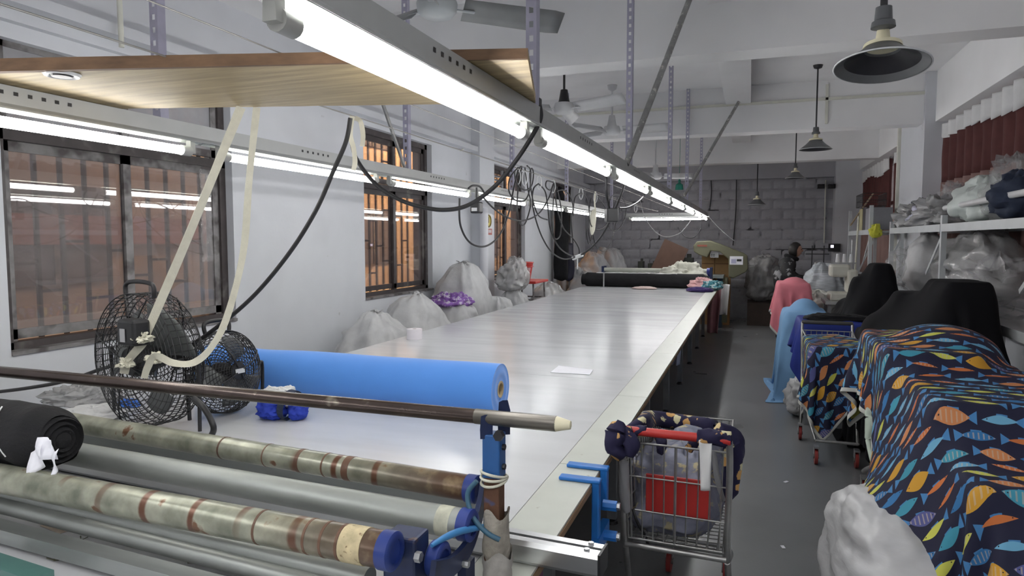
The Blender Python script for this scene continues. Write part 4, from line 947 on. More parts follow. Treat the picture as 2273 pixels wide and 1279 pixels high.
# ================================================================== fish-print cloth
def fish_material():
    ma = bpy.data.materials.new('fish_print'); ma.use_nodes = True; nt = ma.node_tree; N = nt.nodes; L = nt.links
    b = N['Principled BSDF']; b.inputs['Roughness'].default_value = .8
    def m2(op, a, b_=None, c=None, clamp=False):
        q = N.new('ShaderNodeMath'); q.operation = op; q.use_clamp = clamp
        for i, v in enumerate((a, b_, c)):
            if v is None: continue
            if isinstance(v, (int, float)): q.inputs[i].default_value = v
            else: L.new(v, q.inputs[i])
        return q.outputs[0]
    def mixc(f, c1, c2):
        q = N.new('ShaderNodeMix'); q.data_type = 'RGBA'; L.new(f, q.inputs[0])
        for i, c in ((6, c1), (7, c2)):
            if isinstance(c, tuple): q.inputs[i].default_value = (*c, 1)
            else: L.new(c, q.inputs[i])
        return q.outputs[2]
    uv = N.new('ShaderNodeUVMap'); uv.uv_map = 'uv'; sx = N.new('ShaderNodeSeparateXYZ'); L.new(uv.outputs[0], sx.inputs[0])
    CU, CV = .136, .068; U, V = sx.outputs[1], sx.outputs[0]      # fish swim along the length of the cloth
    U, V = sx.outputs[0], sx.outputs[1]
    rowf = m2('DIVIDE', V, CV); row = m2('FLOOR', rowf); fv = m2('MULTIPLY', m2('SUBTRACT', m2('FRACT', rowf), .5), CV)
    colf = m2('ADD', m2('DIVIDE', U, CU), m2('MULTIPLY', row, .37)); colm = m2('FLOOR', colf); fu = m2('MULTIPLY', m2('SUBTRACT', m2('FRACT', colf), .5), CU)
    cb = N.new('ShaderNodeCombineXYZ'); L.new(row, cb.inputs[0]); L.new(colm, cb.inputs[1])
    wn = N.new('ShaderNodeTexWhiteNoise'); wn.noise_dimensions = '2D'; L.new(cb.outputs[0], wn.inputs['Vector'])
    sc_ = N.new('ShaderNodeSeparateColor'); L.new(wn.outputs['Color'], sc_.inputs[0]); R0, R1, R2 = sc_.outputs[0], sc_.outputs[1], sc_.outputs[2]
    sgn = m2('SUBTRACT', m2('MULTIPLY', m2('GREATER_THAN', R1, .5), 2), 1)
    tilt = m2('MULTIPLY', m2('SUBTRACT', R2, .5), .5)
    x = m2('MULTIPLY', fu, sgn); y = m2('ADD', m2('ADD', fv, m2('MULTIPLY', fu, tilt)), m2('MULTIPLY', m2('SUBTRACT', R0, .5), .006))
    ha = .052; hb = m2('MULTIPLY_ADD', m2('POWER', wn.outputs['Value'], 1.2), .021, .0095)
    xn = m2('DIVIDE', m2('ADD', x, .010), ha); prof = m2('SUBTRACT', 1, m2('POWER', m2('ABSOLUTE', xn), 1.7))
    ay = m2('ABSOLUTE', y)
    body = m2('LESS_THAN', ay, m2('MULTIPLY', hb, prof))
    tl = m2('MULTIPLY', m2('SUBTRACT', x, .031), .75); tail = m2('MULTIPLY', m2('LESS_THAN', ay, tl), m2('LESS_THAN', x, .061))
    fin = m2('MULTIPLY', m2('LESS_THAN', m2('ABSOLUTE', m2('SUBTRACT', y, m2('MULTIPLY', hb, .85))), .006), m2('LESS_THAN', m2('ABSOLUTE', m2('ADD', x, .005)), .016))
    cr = N.new('ShaderNodeValToRGB'); cr.color_ramp.interpolation = 'CONSTANT'; L.new(R0, cr.inputs[0])
    cols = [(0,(.60,.17,.045)),(.17,(.16,.42,.62)),(.34,(.60,.60,.10)),(.48,(.03,.17,.40)),(.60,(.05,.30,.42)),(.74,(.62,.24,.09)),(.84,(.09,.10,.28)),(.91,(.62,.32,.03))]
    el = cr.color_ramp.elements; el[0].position = 0; el[0].color = (*cols[0][1], 1); el[1].position = cols[1][0]; el[1].color = (*cols[1][1], 1)
    for p, c in cols[2:]: e = el.new(p); e.color = (*c, 1)
    st = m2('GREATER_THAN', m2('SINE', m2('MULTIPLY', x, 420)), .55)
    inner = m2('LESS_THAN', ay, m2('MULTIPLY', m2('MULTIPLY', hb, prof), .7))
    strp = m2('MULTIPLY', m2('MULTIPLY', st, inner), m2('GREATER_THAN', R2, .45))
    bodyc = mixc(m2('MULTIPLY', strp, .55), cr.outputs[0], (.55,.45,.35))
    eye = m2('LESS_THAN', m2('ADD', m2('POWER', m2('ADD', x, .047), 2), m2('POWER', m2('SUBTRACT', y, .002), 2)), .0000045)
    bodyc = mixc(eye, bodyc, (.01,.01,.02))
    c = mixc(m2('MAXIMUM', tail, fin), (.010,.011,.038), (.06,.22,.48)); c = mixc(body, c, bodyc)
    L.new(c, b.inputs['Base Color']); return ma
fishm = fish_material(); hemm = M('white_hem', (.62,.62,.58), .85, var=.05)
hb_ = lambda lo, hi, rz=0: ('box', [(a+b)/2 for a, b in zip(lo, hi)], [abs(b-a)/2 for a, b in zip(lo, hi)], rz)
fc = drape('fish_print_cloth', fishm, (.965, 3.22), (1.75, 3.0), 1.20,
           [hb_((.62,3.55,0), (1.0,4.40,1.07)), hb_((1.0,3.45,0), (1.20,4.36,.99)), hb_((1.2,3.4,0), (1.40,4.3,.86)), hb_((.68,2.95,0), (1.12,3.6,.97)), hb_((1.1,2.95,0), (1.38,3.6,.84)), hb_((.72,2.55,0), (1.36,3.0,.78)), hb_((.76,2.2,0), (1.36,2.6,.52)),
            ('ell', (.95,4.0,1.0), (.24,.36,.15)), ('ell', (.58,3.0,.2), (.23,.50,.36))],
           rz=-.10, n=(72,112), steps=100, iters=10, fric=.85, seed=2, pull=hemm, bend=.3)
tag(fc, 'large navy fish-print cloth thrown over the carts beside the aisle', 'cloth')
fc2 = drape('fish_print_cloth', fishm, (.58, 5.44), (.86, .98), .92,
            [hb_((.42,5.20,0), (.81,6.05,.83))], rz=.42, n=(42,52), steps=90, seed=3, pull=hemm, bend=.3)
tag(fc2, 'smaller navy fish-print cloth with white hem hanging over a cart near the blue cover', 'cloth')
cart_at((.61, 6.04, 0), 'wire shopping cart with red wheels under the smaller fish-print cloth', PI, False)
cart_at((.83, 3.72, 0), 'wire shopping cart mostly hidden under the large fish-print cloth', .0, False)
tag(sack((.58, 3.0, 0), .48, 1.05, .56, 41, wr=.028, sq=2.8, nu=110, nv=80, fold=.019).build('white_sack', M('glossy_sack', (.56,.56,.57), .38, var=.08, vs=5, bump=.3, bs=7, stretch=(1,1,5)), smooth=80), 'big white woven sack on the floor under the edge of the large fish-print cloth', 'sack')
tag(sack((1.03, 2.75, 0), .46, .70, .70, 42, wr=.04, sq=3.4).build('white_sack', sackm, smooth=80), 'tall white sack standing wholly beneath the large fish-print cloth', 'sack')
tag(sack((.50, 6.62, 0), .26, .34, .36, 43, wr=.14).build('white_sack', sackm, smooth=80), 'small white plastic sack on the floor beside the light blue cover', 'sack')
p = at(1938,960,X=.60)
tag(lump('tied_rag', [at(1925,880,X=.60), at(1935,930,X=.61), at(1930,980,X=.60), at(1940,1030,X=.60)], [.02,.03,.02,.012], M('pale_green_rag', (.50,.58,.50), .85, var=.12), None, 5), 'pale green rag tied to the cart beneath the fish-print cloth', 'rag')
# ================================================================== covered sewing machines along the aisle
def machine(label, lo, hi, head, mat, size, c, z0, rz=0, n=(46,46), group=None, seed=0, over=None, hem=None, nm='covered_sewing_machine', bend=.06, steps=110, cat='sewing machine', sag=None, boxes=()):
    t = thing(nm, label, cat, ((lo[0]+hi[0])/2, (lo[1]+hi[1])/2, 0), group)
    tt = hi[2]
    MB().bbox((lo[0]+.045, lo[1]+.045, tt-.06), (hi[0]-.045, hi[1]-.045, tt-.02)).build('table_top', legm, t)
    for x in (lo[0]+.075, hi[0]-.075):
        for y in (lo[1]+.075, hi[1]-.075): MB().bbox((x-.02, y-.02, 0), (x+.02, y+.02, tt-.06)).build('leg', legm, t)
    cols = [hb_((lo[0], lo[1], 0), hi)]
    for hc_, hr in head:
        MB().lathe(hc_, (0,0,1), [(.001,-hr[2]*.8),(min(hr[:2])*.7,-hr[2]*.7),(min(hr[:2])*.85,0),(min(hr[:2])*.5,hr[2]*.75),(.001,hr[2]*.9)], 14).build('machine_head', steelw, t, smooth=50)
        cols.append(('ell', hc_, hr))
    if over: cols += over
    for lo_, hi_ in boxes:
        cols.append(hb_(lo_, hi_)); bevel(MB().bbox((lo_[0]+.05, lo_[1]+.05, tt-.005), (hi_[0]-.05, hi_[1]-.05, hi_[2]-.06)).build('machine_body', steelw, t), .02)
    drape('cover', mat, c, size, z0, cols, parent=t, rz=rz, n=n, seed=seed, pull=hem, bend=bend, steps=steps, sag=sag)
    return t
skyc = M('sky_blue_cloth', (.20,.38,.62), .85, var=.05, vs=4); pinkc = M('pink_cloth', (.72,.22,.27), .85, var=.06, vs=4)
royalc = M('royal_blue_cover', (.012,.03,.24), .7, var=.12, vs=4); blackc = M('black_cover', (.0065,.0065,.008), .9, var=.2, vs=3, spec=.2)
machine('sewing machine under a light blue cover that reaches the floor', (.33,7.2,0), (.76,7.85,.87), [((.545,7.5,.86), (.13,.22,.13))], skyc, (1.95,2.15), (.53,7.5), .98, n=(64,66), seed=5, steps=150, sag=[(0, .30, -1, .3), (1, 7.15, -1, .35), (0, .80, 1, .3)])
machine('low machine under a royal blue cover in front of the light blue one', (.42,6.2,0), (1.02,6.8,.89), [((.8,6.45,.86), (.16,.2,.07))], royalc, (1.05,1.05), (.72,6.45), .97, n=(40,40), seed=6)
machine('chair-high machine under a salmon pink cover behind the light blue one', (.35,9.25,0), (.74,10.0,1.03), [((.56,9.55,1.02), (.14,.25,.08))], pinkc, (1.05,1.35), (.545,9.6), 1.12, n=(40,48), seed=7, hem=hemm)
machine('tall sewing machine under a black cover beside the shelf column', (.86,6.95,0), (1.42,8.2,.84), [((1.0,7.9,.86), (.12,.2,.12))], blackc, (1.75,2.4), (1.12,7.55), 1.42, n=(64,80), seed=8, steps=140, boxes=[((1.10,7.15,.8), (1.30,7.55,1.36)), ((.95,7.3,.8), (1.2,7.5,1.22))], sag=[(0, .80, -1, .4), (0, 1.45, 1, .3)])
machine('wide sewing machine under a black cover behind the fish-print cloth', (.80,4.58,0), (1.44,6.0,.90), [((.95,5.6,.92), (.14,.25,.14))], blackc, (1.80,2.5), (1.12,5.30), 1.40, n=(64,80), seed=9, steps=140, boxes=[((1.12,4.72,.8), (1.40,5.2,1.33)), ((.98,5.35,.8), (1.3,5.6,1.22))], sag=[(0, .76, -1, .4), (0, 1.46, 1, .3), (1, 4.52, -1, .4)])
tag(sack((.73, 6.38, .905), .50, .16, .05, 51, wr=.2, sq=4).build('folded_cloth', blackf, smooth=80), 'folded black cloth lying on the royal blue cover', 'cloth')
# ================================================================== steel shelving on the right
shelfm = M('shelf_enamel', (.50,.52,.53), .4, var=.06, vs=6)
def shelf(label, x0, x1, ys, levels, top):
    t = thing('steel_shelf', label, 'shelf', ((x0+x1)/2, (ys[0]+ys[-1])/2, 0), 'grey steel shelving')
    for y in ys:
        for x in (x0, x1):
            m_ = MB().bbox((x-.02, y-.025, 0), (x+.02, y+.025, top)); m_.build('post', shelfm, t)
        for k in range(1):
            MB().bar((x0, y, levels[0]+.3), (x1, y, levels[-1]-.08), .02, .012, up=(0,1,0)).build('end_brace', shelfm, t)
    for z in levels:
        for a, b_ in zip(ys[:-1], ys[1:]):
            MB().bbox((x0, a+.02, z-.02), (x1, b_-.02, z-.002)).build('shelf_panel', shelfm, t)
            for x in (x0-.012, x1+.012): MB().bbox((x-.012, a+.02, z-.05), (x+.012, b_-.02, z+.012)).build('shelf_beam', shelfm, t)
    for a, b_ in zip(ys[:-1], ys[1:]): MB().bar((x0-.005, a+.04, levels[-1]-.1), (x0-.005, a+.5, levels[-1]-.42), .03, .01, up=(1,0,0)).build('corner_brace', shelfm, t)
    return t
shelf('long grey steel shelf loaded with film bags under the curtain', 1.5, 1.94, (4.2, 6.44, 8.6), (.45, 1.06, 1.715), 1.80)
shelf('narrow grey steel shelf with boxes beyond the column', 1.40, 1.74, (9.35, 11.2), (.5, 1.1, 1.71), 2.02)
def blob(nm, px, py, X, sx, sy, sz, seed, m_, lab, cat, wr=.16, sq=2.4, z=None, neck=0):
    p = at(px, py, X=X); z = p.z if z is None else z
    return tag(sack((p.x, p.y, z), sx, sy, sz, seed, wr=wr, sq=sq, neck=neck, nu=44, nv=28).build(nm, m_, smooth=75), lab, cat)
zt = 1.731
blob('film_bundle', 2030,500,1.66, .26,.55,.20,61, filmd, 'crumpled clear film heaped on the top shelf at the column end', 'plastic film', .32, z=zt)
blob('cloth_pile', 2062,490,1.66, .30,.42,.20,62, M('pale_lilac_cloth', (.62,.62,.74), .85, var=.06), 'pale lilac cloth pile on the top shelf beside the shelf post', 'cloth', .2, z=zt)
blob('cloth_pile', 2052,470,1.76, .22,.30,.28,63, navy, 'dark navy cloth behind the pale lilac pile on the top shelf', 'cloth', .2, z=zt)
blob('film_bundle', 2085,488,1.66, .30,.42,.24,64, filmd, 'clear film bag packed against the middle shelf post', 'plastic film', .3, z=zt)
blob('white_bag', 2190,480,1.72, .36,.62,.33,65, M('mint_white_bag', (.58,.63,.60), .5, var=.08, bump=.3, bs=16), 'mint white plastic bag full of fabric on the top shelf', 'bag', .14, z=zt)
blob('film_bundle', 2250,470,1.78, .34,.7,.42,66, film, 'tall puffed clear film bag against the maroon curtain', 'plastic film', .26, z=zt)
blob('navy_bag', 2268,470,1.64, .3,.4,.28,67, navy, 'shiny navy bag at the end of the top shelf', 'bag', .14, z=zt)
blob('film_bundle', 2130,478,1.80, .34,.6,.34,68, film, 'crumpled clear film behind the shelf post near the mint bag', 'plastic film', .3, z=zt)
pole('white_pipe', (1.53, 4.15, 1.885), (1.53, 6.55, 1.862), .022, M('pvc', (.66,.66,.66), .4), 'white plastic pipe lying along the front of the top shelf', 'pipe')
zl = 1.065
blob('white_sack', 2060,600,1.68, .36,.52,.56,71, sackm, 'upright white sack on the lower shelf beside the middle post', 'sack', .05, sq=3, z=zl, neck=.07)
blob('film_sheet', 2165,600,1.76, .40,1.4,.58,72, filmd, 'huge hazy film bundle slumped across the lower shelf', 'plastic film', .14, z=zl)
blob('film_bundle', 2030,600,1.62, .30,.5,.42,73, film, 'crumpled clear film bag beside the upright white sack', 'plastic film', .3, z=zl)
blob('film_bundle', 2215,620,1.66, .36,.8,.32,74, film, 'shiny crumpled clear film over the edge of the lower shelf', 'plastic film', .34, z=zl)
# things on the far shelf
bx = MB().bbox((1.44,10.35,1.725), (1.66,10.62,2.02)).build('tan_box', M('tan_card', (.42,.38,.22), .8, var=.1)); tag(bx, 'tall tan cardboard box on the narrow far shelf', 'box')
bx = MB().bbox((1.44,10.02,1.725), (1.66,10.30,2.03)).build('dark_box', M('dark_card', (.06,.055,.06), .7)); tag(bx, 'dark box beside the tan box on the narrow far shelf', 'box')
bx = MB().bbox((1.42,9.5,1.725), (1.66,9.93,2.00)).build('grey_box', M('grey_card', (.25,.25,.27), .7)); tag(bx, 'grey box at the column end of the narrow far shelf', 'box')
m_ = MB()
for z in (2.05, 2.13, 2.22): 
    for p, q in (((1.42,10.2),(1.70,10.2)), ((1.42,10.8),(1.70,10.8)), ((1.42,10.2),(1.42,10.8)), ((1.70,10.2),(1.70,10.8))): m_.tube([(*p, z), (*q, z)], .004, 4)
for y in np.arange(10.2, 10.81, .06):
    for x in (1.42, 1.70): m_.tube([(x, y, 2.05), (x, y, 2.22)], .003, 4)
tag(m_.build('wire_basket', cablem), 'dark wire basket on top of the boxes on the far shelf', 'basket')
blob('yellow_cloth', 1943,512,1.44, .10,.22,.16,81, M('yellow_cloth', (.55,.55,.05), .8, var=.1), 'bright yellow-green cloth hanging at the end of the far shelf', 'cloth', .25, z=1.62)
pole('bamboo_pole', at(1888,500,X=1.35), at(1938,430,X=1.72), .012, M('bamboo', (.45,.36,.24), .6, var=.2), 'slanting bamboo pole leaning on the far shelf', 'pole')
pole('white_rod', at(1897,620,X=1.33), at(1906,480,X=1.36), .012, cottonm, 'thin white rod standing in front of the far shelf', 'rod')
# open sewing machine and thread stand at the far end of the aisle
sm = thing('overlock_machine', 'white overlock sewing machine on a small table before the far shelf', 'sewing machine', (1.15, 9.6, 0))
MB().bbox((.92,9.35,.78), (1.36,9.95,.82)).build('table_top', M('grey_top', (.4,.4,.4), .4), sm)
for x in (.97,1.31):
    for y in (9.42,9.88): MB().bbox((x-.02,y-.02,0),(x+.02,y+.02,.78)).build('leg', legm, sm)
creamw = M('machine_cream', (.58,.57,.50), .4, var=.06)
bevel(MB().bbox((.98,9.45,.82), (1.3,9.85,.92)).build('bed', creamw, sm), .02)
bevel(MB().bbox((1.18,9.48,.92), (1.3,9.82,1.22)).build('column_body', creamw, sm), .03)
bevel(MB().bbox((.98,9.52,1.12), (1.22,9.78,1.28)).build('arm', creamw, sm), .03)
MB().cyl((1.30,9.65,1.1), (1.35,9.65,1.1), .06, n=20).build('handwheel', blackp, sm)
MB().cyl((1.27,9.9,.82), (1.27,9.9,1.60), .008).build('thread_post', galv, sm)
for k in range(3): MB().lathe((1.1+.08*k,9.88,1.30), (0,0,1), [(.001,0),(.028,0),(.016,.11),(.001,.11)], 14).build('thread_cone', M('cone_white', (.7,.7,.72), .7), sm, smooth=40)
MB().bbox((1.04,9.84,1.285),(1.32,9.92,1.30)).build('cone_tray', galv, sm)
# ================================================================== left wall: sacks, downpipe, sign, stool
wpipe = M('white_pvc', (.66,.66,.70), .45, var=.04)
pole('downpipe', (-3.20, 8.03, 0), (-3.20, 8.03, 2.0), .055, wpipe, 'white plastic downpipe standing against the column on the window wall', 'pipe')
sg = thing('warning_sign', 'small white warning sign with yellow emblem and red caption on the column', 'sign', (-3.28, 8.37, 1.65))
a_, b_ = at(1075.5,473,X=-3.274), at(1090.5,523,X=-3.274); yA, yB = 8.24, 8.50; zA, zB = 1.655, 1.945
MB().bbox((-3.279, yA, zA), (-3.270, yB, zB)).build('panel', steelw, sg)
MB().ring((-3.268, (yA+yB)/2, zB-.10), (1,0,0), .075, .012, 32, 6).build('emblem_ring', M('emblem_dark', (.18,.13,.02), .5), sg)
MB().lathe((-3.2695, (yA+yB)/2, zB-.10), (1,0,0), [(.001,.002),(.068,.002),(.068,0)], 28).build('emblem_disc', M('emblem_yellow', (.60,.50,.10), .5), sg)
MB().box((-3.2665, (yA+yB)/2, zB-.085), (.002,.03,.08)).build('emblem_figure', M('emblem_dark'), sg)
MB().bbox((-3.2695, yA+.01, zA+.008), (-3.2675, yB-.01, zA+.09)).build('caption_panel', M('caption_red', (.42,.10,.08), .5), sg)
for k in range(4): MB().bbox((-3.2675, yA+.03+k*.052, zA+.035), (-3.2665, yA+.065+k*.052, zA+.075)).build('caption_character', steelw, sg)
def wsack(Y, X, sx, sy, sz, seed, label, m_=sackm, neck=0, wr=.06, nm='woven_sack', z=0, sq=2.6):
    return tag(sack((X, Y, z), sx, sy, sz, seed, neck=neck, wr=wr, sq=sq).build(nm, m_, smooth=75), label, 'sack', 'white woven sacks along the window wall')
wsack(4.98, -2.96, .60, .72, .96, 101, 'limp white sack at the front of the row beneath the first orange window', neck=.04)
wsack(5.72, -2.96, .62, .72, 1.05, 102, 'fat white sack with bunched top beneath the first orange window', neck=.05)
s3 = wsack(6.42, -2.92, .56, .58, .97, 103, 'white sack with purple cloth spilling from its open mouth')
tag(sack((-2.94, 6.42, .90), .36, .40, .13, 104, wr=.22).build('purple_cloth', M('purple_print', (.22,.10,.36), .8, var=.3, c3=(.55,.5,.6), thr3=.56, s3=26), smooth=75), 'purple printed cloth spilling from the mouth of a white sack', 'cloth')
wsack(7.0, -3.05, .54, .80, 1.30, 105, 'tallest white woven sack, knotted, between the first orange window and the downpipe', neck=.05, sq=3.4, wr=.05)
wsack(7.42, -2.80, .40, .4, .92, 106, 'short white sack in front of the tallest one beside the downpipe', sq=3.2)
wsack(8.42, -2.93, .44, .44, .93, 107, 'white sack behind the downpipe under a foil bag', sq=3)
tag(sack((-2.95, 8.42, .92), .30, .36, .40, 108, wr=.14, sq=3.2, neck=.05, lean=(.05,.1)).build('foil_bag', filmd, smooth=75), 'crumpled clear bag on a sack behind the downpipe', 'bag')
wsack(9.95, -2.90, .5, .8, .92, 109, 'crumpled white film sack beyond the red stool', m_=filmd, wr=.10)
st = thing('red_stool', 'tall stool with red seat and dark steel legs beneath the second orange window', 'stool', (-2.93, 9.0, 0))
bevel(MB().bbox((-3.15,8.70,1.0), (-2.72,9.32,1.035)).build('seat', redp, st), .01)
for x in (-3.10,-2.77):
    for y in (8.75,9.27): MB().cyl((x,y,1.0), (x-(.03 if x < -3 else -.03), y, 0), .012).build('leg', dustal, st)
for z in (.78,):
    for y in (8.75,9.27): MB().cyl((-3.11,y,z), (-2.76,y,z), .010).build('stretcher', dustal, st)
    for x in (-3.107,-2.763): MB().cyl((x,8.75,z), (x,9.27,z), .010).build('stretcher', dustal, st)
bu = thing('red_bucket', 'red plastic bucket standing on the red stool', 'bucket', (-2.95, 8.84, 1.036))
MB().lathe((-2.95,8.84,1.037), (0,0,1), [(.001,0),(.105,0),(.145,.24),(.155,.245),(.15,.255),(.138,.245),(.10,.012),(.001,.012)], 28).build('pail', redp, bu, smooth=40)
MB().ring((-2.95,8.84,1.23), (0,0,1), .147, .005, 32, 6).build('band', redp, bu)
MB().grid(lambda u, v: Vector((-2.95, 8.84, 1.037)) + Vector((math.cos(-.9+u*.5)*(.128+.02*v), math.sin(-.9+u*.5)*(.128+.02*v), .11+v*.07)), 8, 4).build('label', M('bucket_label', (.55,.35,.36), .5), bu)
# jacket hanging by the last window
jk = thing('black_jacket', 'dark jacket hanging on the wall before the last window', 'jacket', (-3.25, 11.95, .75))
lump('body', [(-3.24,11.80,2.55), (-3.23,11.82,2.3), (-3.22,11.84,1.9), (-3.21,11.84,1.4), (-3.21,11.86,.85)], [.04,.10,.12,.13,.13], blackf, jk, 3, n=26)
lump('sleeve', [(-3.20,12.22,1.55), (-3.18,12.25,1.2), (-3.18,12.24,.82)], [.09,.10,.08], M('dark_navy_nylon', (.02,.02,.04), .5), jk, 6, n=18)
def gsack(px, py, Y, sx, sy, sz, seed, label, m_):
    p = at(px, py, Y=Y); return tag(sack((p.x, Y, 0), sx, sy, sz, seed, wr=.10).build('grey_sack', m_, smooth=75), label, 'sack', 'grey sacks in the far corner')
dgrey = M('grey_woven', (.36,.36,.37), .6, var=.12, vs=6, bump=.4, bs=24)
gsack(1315,600,13.1, .62,.6,1.32,121, 'tall grey sack in the corner under the last window', dgrey)
gsack(1352,600,13.7, .70,.6,1.42,122, 'tallest grey sack against the block wall in the corner', dgrey)
gsack(1290,620,12.4, .5,.6,1.05,123, 'grey sack next to the hanging jacket', dgrey)
# ================================================================== far end of the table
fr = thing('black_roll', 'long roll wrapped in black cloth lying across the far end of the table', 'fabric roll', (-1.6, 11.0, TZ))
def bl(u, v):
    x = -2.62 + 2.02*v; a = 2*PI*u; r = .115*(1+.12*noise.noise(Vector((x*2.5, math.cos(a), math.sin(a)))))*(1 if .03 < v < .97 else .75)
    return Vector((x, 11.0+r*1.25*math.cos(a), max(TZ+.003, TZ+.11+r*math.sin(a))))
mb = MB().grid(bl, 26, 50, True); k0 = len(mb.v); mb.f.append(tuple(range(25, -1, -1))); mb.f.append(tuple(range(49*26, 50*26)))
mb.build('wrapping', blackf, fr, smooth=70)
MB().grid(lambda u, v: Vector((-2.38+1.3*v, 11.02+.10*(u-.5), TZ+.228+.012*noise.noise(Vector((v*12, u*3, 2))))), 4, 40).build('white_edge', white_cloth, fr, smooth=60).modifiers.new('s','SOLIDIFY').thickness = .01
for k, (px, py, Y, sx, sy, sz, m_, lab, seed) in enumerate((
        (1558,640,10.75,.34,.3,.16, M('pink_print', (.70,.42,.42), .85, var=.2, vs=16), 'pink print fabric heap at the far corner of the table', 131),
        (1580,645,10.62,.26,.26,.13, M('teal_leaf_print', (.05,.22,.27), .85, c3=(.5,.62,.62), thr3=.54, s3=22), 'teal leaf-print fabric heap at the far corner of the table', 132),
        (1553,648,10.3,.36,.2,.06, M('deep_purple', (.04,.02,.12), .8, var=.2), 'flat deep purple cloth lying in front of the black roll', 133),
        (1430,638,10.6,.36,.2,.035, M('blush_cloth', (.62,.48,.46), .85), 'small blush cloth scrap lying in front of the black roll', 134),
        (1515,612,11.65,.62,.5,.33, M('cream_cloth', (.66,.66,.58), .85, var=.12, vs=9), 'cream cloth heap behind the black roll', 135),
        (1460,612,11.6,.5,.4,.20, film, 'clear film bag beside the cream cloth heap', 136))):
    p = at(px, py, Z=TZ); x = at(px, py, Y=Y).x
    tag(sack((x, Y, TZ+.002), sx, sy, sz, seed, wr=.2).build('fabric_heap', m_, smooth=75), lab, 'fabric')
def hang(nm, x0, x1, y, zt_, zb_, m_, lab, seed):
    o = MB().grid(lambda u, v: Vector((x0+(x1-x0)*u*(1-.2*v), y+.04*math.sin(u*9+seed+v), zt_+(zb_-zt_)*v)) + Vector((0,0,0)), 20, 16).build(nm, m_, smooth=70)
    o.modifiers.new('s','SOLIDIFY').thickness = .006; return tag(o, lab, 'cloth')
hang('hanging_cloth', -.60, -.40, 10.9, .84, .15, M('dusty_pink_cloth', (.42,.22,.24), .85, var=.1), 'dusty pink cloth hanging off the far corner of the table', 1)
hang('hanging_cloth', -.44, -.28, 11.1, .90, .42, white_cloth, 'white cloth hanging past the far corner of the table', 2)
hang('hanging_cloth', -.66, -.56, 1.9, .74, .08, M('plum_cloth', (.20,.09,.16), .85, var=.12), 'plum cloth hanging under the near edge of the table beside the clamp', 3)
blob('white_bag', 1500,820,-.85, .3,.4,.40,141, sackm, 'white bag stowed on the stretcher under the table', 'bag', .12, z=.345)
hang('hanging_cloth', -.72, -.62, 6.9, .70, .34, M('pale_lilac_cloth'), 'pale lilac cloth hanging under the table among the legs', 4)
pin = thing('table_pin', 'thin steel pin on a round base at the far end of the table', 'pin', (*at(1340,638,Z=TZ)[:2], TZ)); pp_ = at(1340,638,Z=TZ)
MB().cyl((pp_.x,pp_.y,TZ), (pp_.x,pp_.y,TZ+.24), .012).build('rod', galv, pin); MB().cyl((pp_.x,pp_.y,TZ), (pp_.x,pp_.y,TZ+.01), .06, n=20).build('base', galv, pin)
s2 = thing('cloth_spreader', 'second cloth spreader with pale pipes and blue collars at the far end of the table', 'machine', (-1.5, 12.1, TZ))
for y, z in ((12.1,1.06), (12.25,1.0)):
    MB().cyl((-2.5,y,z), (-.62,y,z), .035, n=14).build('roller', M('pale_roller', (.50,.52,.46), .5, var=.1), s2, smooth=40)
    for x in (-1.2, -.66): MB().cyl((x-.03,y,z), (x+.04,y,z), .05, n=14).build('collar', M('bright_collar', (.03,.04,.30), .4), s2, smooth=40)
for x in (-2.5,-.62): MB().bbox((x-.02,12.05,TZ), (x+.02,12.3,1.12)).build('side_plate', dkblue, s2)
MB().bbox((-2.5,12.14,TZ+.0), (-.62,12.2,TZ+.05)).build('rail', M('green_rail', (.08,.14,.12), .5), s2)
# ================================================================== die press before the block wall
olive = M('olive_enamel', (.13,.128,.078), .45, var=.08, vs=4); petrol = M('petrol_enamel', (.03,.06,.10), .5, var=.1)
pr = thing('cutting_press', 'olive swing-arm cutting press with dark blue base before the block wall', 'machine', (-.35, 12.9, 0))
poly = [(1539,545),(1547,536),(1575,534),(1594,540),(1650,562),(1659,568),(1661,597),(1656,604),(1628,618),(1617,616),(1617,575),(1597,559),(1577,557),(1570,572),(1553,567),(1540,559)]
hd = MB().prism(poly, lambda p: at(p[0], p[1], Y=12.72), lambda p: at(p[0], p[1], Y=12.72)+Vector((0,.36,0))).build('swing_arm', olive, pr); bevel(hd, .015)
q0, q1 = at(1592,617,Y=12.75), at(1630,690,Y=12.75)
MB().bbox((q0.x, 12.76, 0), (at(1618,0,Y=12.75).x, 13.1, q0.z)).build('base_cabinet', petrol, pr)
MB().bbox((at(1618,0,Y=12.75).x, 12.74, .1), (at(1629,0,Y=12.75).x, 13.1, q0.z)).build('column', olive, pr)
MB().bbox((at(1560,0,Y=12.7).x, 12.6, q0.z), (at(1620,0,Y=12.7).x, 13.15, q0.z+.05)).build('platen', M('platen_grey', (.22,.26,.26), .4), pr)
q0_, q1_ = at(1620,569,Y=12.715), at(1649,588,Y=12.715)
lb = MB().bbox((q0_.x,12.712,q1_.z), (q1_.x,12.719,q0_.z)).build('instruction_sheet', paperm, pr)
MB().bbox((q0_.x+.12,12.709,q0_.z-.09), (q0_.x+.20,12.713,q0_.z-.05)).build('printed_picture', blackp, lb)
MB().bbox((q0_.x+.025,12.709,q1_.z+.025), (q0_.x+.11,12.713,q0_.z-.05)).build('printed_text', M('print_lilac', (.45,.45,.62), .7), lb)
q0_, q1_ = at(1577,561,Y=12.90), at(1595,572,Y=12.90)
pn = MB().bbox((q0_.x,12.84,q1_.z), (q1_.x,12.90,q0_.z)).build('switch_panel', steelw, pr)
